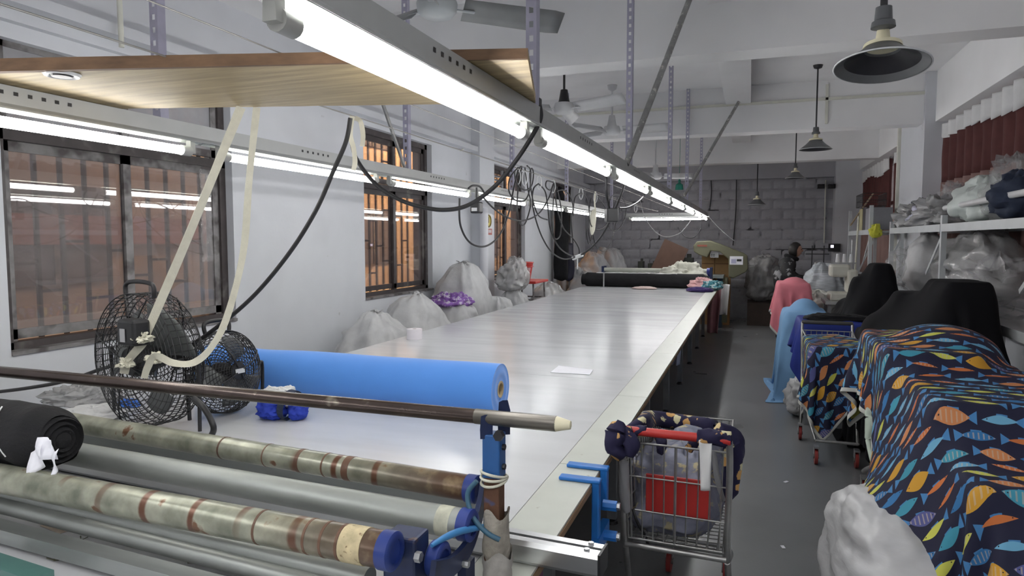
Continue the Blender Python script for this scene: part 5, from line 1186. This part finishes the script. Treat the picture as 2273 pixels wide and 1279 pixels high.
for k in range(4): MB().cyl((q0_.x+.03+.035*(k % 2),12.842,q0_.z-.03-.03*(k//2)), (q0_.x+.03+.035*(k % 2),12.832,q0_.z-.03-.03*(k//2)), .01).build('switch', blackp, pn)
q0_ = at(1548,545,Y=12.715)
for k in range(7): MB().bbox((q0_.x+.0+k*.025,12.712,q0_.z-.02+(.006 if k == 0 else 0)), (q0_.x+.018+k*.025,12.720,q0_.z+.012)).build('nameplate_letter', M('letter_red', (.30,.06,.04), .5), pr)
for k, (x0_, x1_) in enumerate(((-.85,-.62),(-.61,-.33))):
    o = MB().bbox((x0_,13.2,0), (x1_,13.6,1.33-.02*k)).build('cardboard_box', M('cardboard', (.36,.22,.10), .85, var=.1), loc=((x0_+x1_)/2,13.4,0)); tag(o, f'{"narrow" if k == 0 else "wide"} stack-high cardboard box standing behind the cutting press', 'box')
    t_ = MB().bbox((x0_+.01,13.196,1.14), (x1_-.01,13.2,1.16)).build('tape', M('dark_tape', (.18,.09,.04), .6), o)
bd2 = MB().box((-1.55,13.6,1.08), (.5,.05,.95), mat=Matrix.Rotation(.42,3,'Y')).build('brown_board', M('brown_board', (.13,.075,.055), .7, var=.15)); tag(bd2, 'dark brown board leaning against the block wall', 'board')
bt = thing('workbench', 'dark cluttered workbench along the block wall', 'bench', (-2.0, 13.9, 0))
MB().bbox((-2.2,13.55,.86), (-.95,14.25,.9)).build('top', M('dark_top', (.06,.055,.05), .7), bt)
for x in (-2.15,-1.0):
    for y in (13.6,14.2): MB().bbox((x-.03,y-.03,0),(x+.03,y+.03,.86)).build('leg', legm, bt)
for k, (x, s_, h, lab) in enumerate(((-2.08,.10,.26,'small dark motor on the cluttered workbench'), (-1.80,.26,.22,'dark green tool case on the cluttered workbench'), (-1.15,.2,.34,'black tool stand at the end of the workbench'))):
    o = bevel(MB().box((x,13.85,.9+h/2), (s_,.25,h)).box((x+.02,13.8,.9+h*1.08), (s_*.4,.1,h*.3)).build('tool', M('tool_dark', (.035,.04,.032), .6, var=.3))); tag(o, lab, 'tool')
tag(sack((.25,13.75,.42), .5,.5,.85,151, wr=.16).build('film_sack', filmd, smooth=75), 'slumped clear film sack on a low dark box beside the press', 'sack')
o = MB().bbox((-.02,13.3,0), (.55,14.1,.42)).build('dark_crate', M('dark_wood', (.07,.05,.04), .7, var=.2), loc=(.26,13.7,0)); tag(o, 'low dark wooden crate under the slumped film sack', 'crate')
# thread stand, wall box, camera, garments
ts = thing('thread_stand', 'dark thread stand with white cones beyond the person', 'thread stand', (1.05, 12.3, 0))
MB().bbox((.75,12.1,.82), (1.45,12.6,.86)).build('table_top', legm, ts)
for x in (.8,1.4):
    for y in (12.15,12.55): MB().bbox((x-.02,y-.02,0),(x+.02,y+.02,.82)).build('leg', legm, ts)
for x in (.98,1.16): MB().cyl((x,12.3,.86), (x,12.3,1.50), .008).build('post', blackp, ts)
for z, w_ in ((1.45,.5),(1.36,.36)): MB().cyl((1.06-w_/2,12.3,z), (1.06+w_/2,12.3,z), .007).build('crossbar', blackp, ts)
MB().bbox((.90,12.2,1.0), (1.40,12.4,1.015)).build('cone_tray', blackp, ts)
for x in (1.06,1.26): MB().lathe((x,12.3,1.015), (0,0,1), [(.001,0),(.05,0),(.04,.2),(.001,.2)], 16).build('thread_cone', M('cone_grey', (.45,.45,.45), .7), ts, smooth=40)
bevel(MB().bbox((.95,12.12,.86), (1.42,12.4,1.0)).build('machine_head', M('dark_machine', (.07,.065,.06), .5), ts), .02)
wbx = thing('wall_box', 'small black wall box with lit square on the corner column', 'electrical box', (1.70, 14.1, 1.34)); q = at(1852,550,Y=14.1)
MB().box((q.x,14.115,q.z), (.20,.06,.15)).build('case', blackp, wbx); MB().box((q.x-.04,14.083,q.z+.025), (.05,.004,.05)).build('lit_screen', M('lit_square', (.75,.72,.95), .4, emit=2.0), wbx)
for k, px in enumerate((1822,1846)):
    q = at(px,414,Y=14.2 if k else 14.3); cm = thing('security_camera', ['dark bracket camera on the block wall under the beam', 'dark round camera on the corner column under the beam'][k], 'camera', q)
    MB().box(q, (.12,.16,.08)).build('body', blackp, cm); MB().cyl(q+Vector((0,-.08,0)), q+Vector((0,-.12,-.01)), .035, n=14).build('lens', blackp, cm); MB().cyl(q+Vector((0,.06,0)), (q.x, 14.49 if k == 0 else 14.16, q.z+.02), .015).build('bracket', blackp, cm)
for k, (x, Y, z, sx, sy, sz, m_, lab) in enumerate((
        (1.05,10.9,.0,.5,.5,1.22, M('striped_bundle', (.46,.49,.52), .85, var=.25, vs=7, stretch=(1,1,9)), 'tall striped grey garment bundle before the thread stand'),
        (.93,10.3,.0,.45,.5,.86, M('off_white_cloth', (.56,.56,.52), .85, var=.15, vs=8, stretch=(1,1,7)), 'stack of off-white garments beside the pink cover'),
        (.70,10.72,.0,.24,.34,.97, M('white_cloth'), 'small white cloth heap between the pink cover and the striped bundle'))):
    tag(sack((x,Y,z), sx, sy, sz, 161+k, wr=.12, sq=3.4).build('garment_bundle', m_, smooth=75), lab, 'garments')
for k, (px, py) in enumerate(((1640,700),(1648,706),(1875,1165),(1680,742),(1745,1070),(1738,1215))):
    p = at(px, py, Z=.002); tag(MB().box((p.x,p.y,.003), (.032,.018,.003), rz=k).build('paper_scrap', paperm), ['tiny white paper scrap on the floor before the film sack', 'tiny white scrap on the floor under the far table corner', 'white scrap on the floor beside the red cart wheels', 'tiny white scrap on the floor opposite the pink cover', 'tiny white scrap on the floor opposite the fish-print cloth', 'tiny white scrap on the floor beside the big white sack'][k], 'paper scrap', 'paper scraps on the aisle floor')
# ================================================================== ceiling fans and pendant lamps
fanm = M('fan_white', (.58,.59,.60), .4, var=.05); fangrey = M('fan_grey', (.26,.27,.27), .45, var=.08)
def ceiling_fan(c, angs, R, label, bm=fanm, blm=fanm, drop=None, bell=blackp):
    t = thing('ceiling_fan', label, 'ceiling fan', c, 'ceiling fans'); c = Vector(c)
    MB().cyl(c+Vector((0,0,.06)), (c.x, c.y, ZC), .012).build('rod', blackp if bell is blackp else steelw, t)
    MB().lathe((c.x,c.y,ZC), (0,0,-1), [(.001,0),(.06,0),(.05,.05),(.015,.07)], 18).build('canopy', bell, t, smooth=50)
    MB().lathe(c, (0,0,1), [(.001,.20),(.035,.19),(.05,.10),(.06,.06),(.001,.05)], 20).build('bell', bell, t, smooth=50)
    MB().lathe(c, (0,0,1), [(.001,-.05),(.075,-.045),(.10,-.02),(.105,.02),(.09,.06),(.001,.06)], 28).build('motor', bm, t, smooth=50)
    for a in angs:
        d = Vector((math.cos(a), math.sin(a), 0)); n = Vector((-d.y, d.x, 0))
        def bf(u, v, d=d, n=n):
            r = .14+(R-.14)*u; wd = (.045+.02*u)*(1 if u < .96 else .7)
            return c + d*r + n*((v-.5)*2*wd) + Vector((0,0,.005-(v-.5)*.08))
        o = MB().grid(bf, 10, 4).build('blade', blm, t, smooth=60); o.modifiers.new('s','SOLIDIFY').thickness = .004
        MB().bar(c+d*.09, c+d*.2, .03, .006).build('blade_arm', bm, o)
    return t
f1 = at(970,18,Y=3.2)
ceiling_fan(f1, (.72, 2.81, 4.9), .70, 'grey ceiling fan with frosted hub above the first tube light', bm=M('frosted_hub', (.42,.45,.46), .35), blm=fangrey, bell=fangrey)
ceiling_fan(at(1252,243,Y=6.6), (-.43, 1.66, 3.76), .72, 'white ceiling fan with black rod and bell between the first two beams')
ceiling_fan(at(1358,292,Y=8.2), (-.1, 2.6, 4.2), .70, 'white ceiling fan with pale bell before the second beam', bell=fanm)
ceiling_fan(at(1455,392,Y=11.4), (.3, 2.4, 4.5), .62, 'white ceiling fan far back before the third beam', bell=fanm)
shade_o = M('lamp_shade_grey', (.16,.165,.17), .4, m=.3, var=.1); shade_i = M('lamp_shade_inside', (.035,.035,.04), .35, m=.2, var=.15)
def pendant(c, r, ztop, label, rod=blackp, ax=(0,0,1), fl=1.0):
    t = thing('pendant_lamp', label, 'lamp', c, 'unlit pendant lamps over the aisle'); c = Vector(c)
    prof = [(r,0),(r*.98,.006*fl),(r*.62,.052*fl),(r*.42,.085*fl),(r*.36,.10*fl),(r*.30,.105*fl)]
    sh = MB().lathe(c, ax, prof, 36).build('shade', shade_o, t, smooth=60); m_ = sh.modifiers.new('s','SOLIDIFY'); m_.thickness = .003
    MB().lathe(c, ax, [(r*.97,.003),(r*.60,.048*fl),(r*.38,.084*fl)], 36).build('shade_lining', shade_i, sh, smooth=60)
    MB().ring(c+Vector((0,0,.001)), ax, r, .003, 40, 6).build('rim', steelw, sh, smooth=80)
    cz = Vector((0,0,.105*fl-.105)); MB().lathe(c+cz, ax, [(.001,.098),(r*.42,.098),(r*.40,.112),(r*.16,.125),(r*.13,.165),(.001,.166)], 24).build('collar', cream, t, smooth=40)
    MB().lathe(c+cz, (0,0,1), [(.001,.16),(r*.26,.165),(r*.24,.185),(r*.19,.19),(r*.17,.235),(.001,.24)], 20).build('socket', M('socket_grey', (.10,.105,.11), .5), t, smooth=40)
    MB().cyl(c+cz+Vector((0,0,.225)), (c.x,c.y,ztop), .009 if r < .16 else .008).build('rod', rod, t)
    MB().lathe((c.x,c.y,ztop), (0,0,-1), [(.001,0),(.05,0),(.04,.03),(.012,.04)], 16).build('ceiling_rose', rod, t, smooth=40)
    return t
p = at(1957,148,Y=2.75); pt = pendant(p, .155, ZC, ax=(.03,.17,1), fl=.72, label='large tilted pendant lamp with dark cone shade on a white cord tube', rod=M('white_tube', (.62,.62,.58), .5))
MB().cyl(p+Vector((0,0,.195)), p+Vector((0,0,.27)), .012).build('cord_grip', blackp, pt)
pendant(at(1810,332,Y=8.0), .165, ZC, 'pendant lamp on a thick black rod before the second beam')
pendant(at(1765,396,Y=11.8), .15, ZC, 'pendant lamp hanging just in front of the third beam')
pendant(at(1680,455,Y=12.9), .155, ZC, 'low pendant lamp in front of the block wall')
MB()
for k, (px, yb) in enumerate(((1578,460),(1635,545))):
    a, b2 = at(px, 395, Y=14.42), at(px-(8 if k else 2), yb, Y=14.45)
    wire('cable', [a, a.lerp(b2,.5)+Vector((.02,0,0)), b2], .011, cablem, ['short black cord hanging down the block wall beside the light row', 'long black cord hanging down the block wall to the press'][k], 'cable')
o = MB().cyl(at(1833,400,Y=14.45), at(1829,540,Y=14.45), .012).build('conduit', trunk); tag(o, 'thin conduit running down the edge of the block wall', 'conduit')
gb = at(1508,410,Y=12.0)
tag(MB().lathe(gb, (0,0,1), [(.001,-.09),(.07,-.09),(.06,.0),(.02,.03),(.02,.08),(.004,.09),(.004,ZC-gb.z-.004),(.001,ZC-gb.z-.004)], 14).build('green_insulator', M('green_glass', (.02,.22,.16), .25), smooth=40), 'green bell-shaped insulator hanging beside the far hanger', 'insulator')
# ================================================================== cables over the table
def cab(pts, r, label, X=None, Y=None, m_=cablem, group='black cables looped over the hook wire'):
    return wire('cable', [at(a, b, X=X, Y=Y) if not isinstance(a, Vector) else a for a, b in pts], r, m_, label, 'cable', group, n=7, sm=9)
cab([(-20,872),(60,862),(150,845),(240,815),(330,797),(400,778),(470,735),(560,660),(640,565),(700,470),(740,380),(768,315),(778,262)], .0085, 'thick black cable rising from the floor fans to the hook wire', Y=2.18, group=None)
cab([(778,300),(790,350),(830,405),(880,440),(930,458),(985,466),(1040,455),(1100,412),(1150,350),(1185,295),(1200,262),(1198,235)], .0085, 'thick black cable swagged from the hook wire to the plank end plug', Y=2.40, group=None)
pk2 = at(1190,240,Y=2.42)
pl = thing('cable_plug', 'black plug and white socket block at the end of the plank', 'plug', pk2 - Vector((0,0,.06)))
bevel(MB().box(pk2+Vector((.0,0,.0)), (.035,.04,.075)).build('plug_body', blackp, pl), .006); bevel(MB().box(pk2+Vector((-.045,0,-.02)), (.045,.05,.10)).build('socket_block', steelw, pl), .004)
strap('cotton_tie', [at(782,258,Y=2.2), at(778,300,Y=2.19), at(785,330,Y=2.19), at(788,360,Y=2.19), at(784,378,Y=2.19)], .018, 'cotton tie knotted round the cable peak')
strap('cotton_tie', [at(788,262,Y=2.22), at(800,270,Y=2.21), at(806,300,Y=2.21), at(804,325,Y=2.21)], .018, 'loose cotton tail hanging from the hook wire beside the cable peak')
XH = XW
loops = [
 ([(1058,440),(1075,433),(1066,415),(1050,412),(1040,418)], .006, 'small black cable loop at the end of the lit window-side fixtures'),
 ([(1020,440),(1022,500),(1045,540),(1080,546),(1110,520),(1130,470),(1140,420),(1150,378),(1158,370)], .006, 'long slack black cable sagging in front of the warning sign'),
 ([(1070,435),(1095,462),(1125,482),(1160,490),(1195,475),(1218,440),(1228,410)], .006, 'black cable sagging across the louvred window'),
 ([(1150,372),(1132,395),(1130,425),(1145,445),(1165,445),(1176,420),(1178,380),(1170,368)], .0055, 'round black cable coil hanging on the first hook'),
 ([(1142,380),(1146,405),(1165,422),(1180,412),(1184,385),(1180,374),(1176,390),(1182,440),(1195,478),(1215,488)], .0055, 'twisted black cable dropping from the first hook'),
 ([(1165,372),(1172,420),(1178,450),(1172,480),(1162,500),(1150,488),(1148,450),(1152,400),(1158,372)], .0055, 'long narrow black cable loop on the first hook'),
 ([(1195,408),(1184,420),(1182,450),(1190,490),(1205,530),(1225,560),(1250,575),(1275,572)], .006, 'black cable falling from the second hook to the white connector'),
 ([(1195,408),(1210,425),(1216,460),(1222,510),(1240,548),(1262,565),(1276,570)], .006, 'second black cable falling from the second hook to the white connector'),
 ([(1228,405),(1214,402),(1212,415),(1222,422),(1230,408),(1228,450),(1226,500),(1232,530),(1244,520),(1246,470),(1238,425),(1232,410)], .0055, 'knotted black cable loop on the third hook'),
 ([(1232,412),(1236,460),(1250,505),(1272,530),(1284,550),(1286,565)], .0055, 'black cable slanting from the third hook past the jacket'),
 ([(1236,425),(1250,422),(1265,435),(1272,460),(1268,490),(1272,540)], .0055, 'black cable arching over the hanger beside the third hook'),
 ([(1272,480),(1276,440),(1290,430),(1302,440),(1308,470),(1306,510),(1312,540),(1320,545)], .0055, 'black cable arch under the fourth hook'),
 ([(1312,440),(1308,470),(1312,500),(1328,510),(1345,500),(1350,480),(1340,455),(1325,435)], .0055, 'black cable coil on the fifth hook'),
 ([(1302,480),(1302,520),(1308,542),(1316,520),(1322,545),(1340,558),(1355,540),(1366,500),(1375,460)], .0055, 'loose black cable loop sagging before the far sacks'),
 ([(1352,470),(1355,440),(1368,432),(1382,440),(1390,462),(1385,490),(1370,512),(1355,508),(1350,495)], .0055, 'black cable coil on the last hook'),
 ([(1360,465),(1372,440),(1380,470),(1362,462)], .005, 'small inner turn of the cable coil on the last hook'),
]
for pts, r, lab in loops: cab(pts, r, lab, X=XH)
tk = [(1385,362),(1390,385),(1383,420),(1370,455),(1355,490),(1338,520),(1318,545),(1300,560),(1284,568)]
cab([(at(px, py, X=-.79-.76*i/8), None) for i, (px, py) in enumerate(tk)], .009, 'thick black cable from the aisle light row to the white connector')
cab([(1345,385),(1346,430),(1352,462)], .007, 'short black cable hanging under the third aisle fixture', X=-.77)
cab([(1440,420),(1420,445),(1395,460),(1375,462)], .006, 'thin black cable running from the aisle row to the last coil', X=-.78)
gcab = M('grey_cable', (.33,.33,.34), .5)
cab([(1420,440),(1430,480),(1450,510),(1475,526),(1505,520),(1525,500),(1535,485)], .008, 'grey cable swagged before the block wall', Y=12.0, m_=gcab, group=None)
cab([(1505,505),(1520,525),(1540,527),(1555,510),(1558,492)], .007, 'thin dark cable swagged under the crosswise light', Y=12.2, group=None)
cab([(1572,480),(1600,510),(1630,535)], .006, 'pale cord running from the light row end to the press', Y=13.0, m_=gcab, group=None)
bx_ = at(1357,478,X=-1.12); ad = thing('power_adapter', 'black power adapter hanging in the cable bundle', 'adapter', bx_-Vector((0,0,.06)))
bevel(MB().box(bx_, (.10,.12,.12), rz=.4).build('case', blackp, ad), .01)
bx_ = at(1058,461,X=XW); ad = thing('cable_socket', 'black trailing socket hanging below the lit window-side fixtures', 'socket', bx_-Vector((0,0,.04)))
bevel(MB().box(bx_, (.06,.07,.07)).build('case', blackp, ad), .01); MB().box(bx_+Vector((.0,-.036,-.012)), (.035,.004,.02)).build('face', steelw, ad)
MB().cyl(bx_+Vector((0,0,.035)), bx_+Vector((0,0,.12)), .006).build('lead', cablem, ad)
cn = at(1282,570,X=XW); tag(MB().cyl(cn+Vector((-.05,0,-.02)), cn+Vector((.05,0,.02)), .018, n=12).cyl(cn+Vector((0,0,0)), cn+Vector((0,0,-.12)), .006).build('cable_connector', steelw, smooth=40), 'white connector joining the low cables', 'connector')
for k, px in enumerate((1150, 1165, 1197, 1228, 1290, 1322, 1412)):
    p0 = at(px, 400, X=XW); y = p0.y
    h = MB(); z0 = ZW-.004
    h.tube(spline([Vector((XW,y,z0)), Vector((XW+.014,y,z0-.02)), Vector((XW+.018,y,z0-.07)), Vector((XW,y,z0-.11)), Vector((XW-.018,y,z0-.07)), Vector((XW-.014,y,z0-.02)), Vector((XW,y,z0))], 5), .0035, 5)
    tag(h.build('cable_hook', steelw, smooth=80), ['first', 'second', 'third', 'fourth', 'fifth', 'sixth', 'last'][k]+' white snap hook on the wire counting from the louvred window', 'hook', 'snap hooks on the wire')
strap('cotton_tie', [at(1322,425,X=XW), at(1320,450,X=XW), at(1322,475,X=XW), at(1318,490,X=XW)], .016, 'cotton tie hanging from the fifth snap hook')
tag(lump('cotton_pad', [at(1318,465,X=XW), at(1316,485,X=XW), at(1315,510,X=XW), at(1314,522,X=XW)], [.012,.035,.025,.008], cottonm, None, 3, amp=.1), 'pale cotton pad hanging under the fifth snap hook', 'pad')
# conduit and junction run on the window wall
for pts, lab in (([(760,232),(1015,318),(1022,335)], 'thin conduit run along the window wall below the ledge'),):
    wire('wall_conduit', [at(a, b, X=XL+.02) for a, b in pts], .009, trunk, lab, 'conduit')
# ================================================================== the person at the far machines, facing the curtains
def skin_body(name, verts, edges, radii, mat, parent, root=0, sub=2):
    me = bpy.data.meshes.new(name); me.from_pydata([tuple(v) for v in verts], edges, []); o = bpy.data.objects.new(name, me); COL.objects.link(o)
    me.materials.append(mat); o.modifiers.new('skin', 'SKIN'); sk = me.skin_vertices[0].data if me.skin_vertices else None
    if sk is None:
        bpy.context.view_layer.objects.active = o
        bm = bmesh.new(); bm.from_mesh(me); bm.verts.layers.skin.verify(); bm.to_mesh(me); bm.free(); sk = me.skin_vertices[0].data
    for i, r in enumerate(radii): sk[i].radius = (r, r) if not isinstance(r, tuple) else r; sk[i].use_root = (i == root)
    s = o.modifiers.new('sub', 'SUBSURF'); s.levels = sub; s.render_levels = sub
    for p in me.polygons: p.use_smooth = True
    o.modifiers['skin'].use_smooth_shade = True
    o.parent = parent; return o
PP = Vector((.55, 11.75, 0))
pe = thing('person', 'person in black patterned padded jacket working behind the salmon pink cover', 'person', PP)
coat = M('patterned_jacket', (.016,.016,.018), .7, var=.3, vs=8, c3=(.30,.30,.31), thr3=.60, s3=9)
trouser = M('dark_trousers', (.02,.02,.025), .8); skinm = M('skin', (.46,.27,.19), .55, var=.05); hairm = M('dark_hair', (.012,.010,.009), .5, var=.3)
# body faces +x, leaning forward a little
V = [(-.06,0,.86),(-.03,0,1.02),(.01,0,1.15),(.05,0,1.25),(.10,0,1.335),
     (.03,-.17,1.20),(.02,-.25,1.02),(.20,-.22,.96),(.36,-.17,.97),
     (.05,.17,1.20),(.07,.24,1.02),(.22,.20,.96),(.36,.17,.97),
     (-.05,-.09,.80),(.03,-.10,.45),(-.02,-.10,.09),(-.05,.09,.80),(.03,.10,.45),(-.02,.10,.09)]
E_ = [(0,1),(1,2),(2,3),(3,4),(3,5),(5,6),(6,7),(7,8),(3,9),(9,10),(10,11),(11,12),(0,13),(13,14),(14,15),(0,16),(16,17),(17,18)]
Rd = [.20,.20,.20,.15,.06,.11,.10,.075,.045,.11,.10,.075,.045,.10,.075,.055,.10,.075,.055]
skin_body('body', V, E_, Rd, coat, pe)
hd = MB()
hc_ = Vector((.145, 0, 1.43))
def headf(u, v):
    a = 2*PI*u; ph = -PI/2+PI*v; x, y, z = math.cos(a)*math.cos(ph), math.sin(a)*math.cos(ph), math.sin(ph)
    r = Vector((.092*x, .073*y, .112*z))
    if z < -.1: r.y *= 1-.35*min(1, -z); r.x *= 1-.12*min(1, -z)
    if x > .55:                                                   # brow, nose, lips and chin on the face side
        g = math.exp(-(y*y)/.012)
        r.x += .026*g*math.exp(-((z+.05)**2)/.03) + .008*g*math.exp(-((z+.52)**2)/.01) + .010*math.exp(-(y*y)/.06)*math.exp(-((z+.85)**2)/.02)
        for s in (-.42, .42): r.x -= .010*math.exp(-((y-s)**2)/.03-((z-.08)**2)/.02)
    return hc_ + r
hd.grid(headf, 40, 30, True); h_ = hd.build('head', skinm, pe, smooth=80, local=True)
for s in (-1, 1):
    MB().lathe(hc_+Vector((.083, s*.030, .012)), (1,0,0), [(.001,.006),(.008,.003),(.010,-.004)], 10).build('eye', blackp, h_, local=True)
    MB().lathe(hc_+Vector((-.005, s*.070, -.005)), (0,s,0), [(.022,0),(.026,.008),(.018,.012),(.001,.008)], 12).build('ear', skinm, h_, local=True, smooth=60)
MB().box(hc_+Vector((.092,0,-.060)), (.008,.036,.008)).build('mouth', M('lips', (.35,.12,.10), .5), h_, local=True)
MB().cyl((.09,0,1.30), (.13,0,1.37), .048, .045).build('neck', skinm, pe, smooth=60, local=True)
def hairf(u, v):
    a = 2*PI*u; ph = -PI*.30+PI*.80*v; x, y, z = math.cos(a)*math.cos(ph), math.sin(a)*math.cos(ph), math.sin(ph)
    k = 1.10+.05*noise.noise(Vector((x*3, y*3, z*6)))
    r = Vector((.095*x*k, .079*y*k, .116*z*k))
    if x > .15 and z < .55: r.x = min(r.x, .02+.06*max(0, z))
    return hc_ + r + Vector((-.006,0,.004))
MB().grid(hairf, 36, 22, True).build('hair', hairm, pe, smooth=80, local=True)
MB().ring((.085, 0, 1.315), (.35,0,1), .085, .035, 26, 8).build('collar', blackf, pe, smooth=80, local=True)
for s in (-1, 1):                                                # hands resting on the machine, each with palm and five fingers
    w0 = Vector((.40, s*.17, .965))
    hv = [w0, w0+Vector((.05,0,-.004))]; he = [(0,1)]; hr = [.026, (.034,.018)]
    for k, (dy, l) in enumerate(((-.027,.062),(-.009,.070),(.009,.066),(.026,.052))):
        i = len(hv); hv += [w0+Vector((.078,dy,-.004)), w0+Vector((.078+l*.55,dy*1.15,-.010)), w0+Vector((.078+l*.95,dy*1.2,-.028))]; he += [(1,i),(i,i+1),(i+1,i+2)]; hr += [.010,.0085,.007]
    i = len(hv); hv += [w0+Vector((.035,-s*.032,-.006)), w0+Vector((.065,-s*.050,-.014)), w0+Vector((.085,-s*.052,-.022))]; he += [(1,i),(i,i+1),(i+1,i+2)]; hr += [.012,.010,.008]
    skin_body('hand', hv, he, hr, skinm, pe)
for s in (-1, 1):
    sh = MB().grid(lambda u, v: Vector((-.02+.24*(v-.4)*1.0, s*.10, .0)) + Vector((.0, math.cos(2*PI*u)*.045*math.sin(PI*min(.98,max(.02,v)))**.5, .035+math.sin(2*PI*u)*.035*(1.2-.5*v))), 16, 12, True).build('shoe', blackp, pe, smooth=60, local=True)
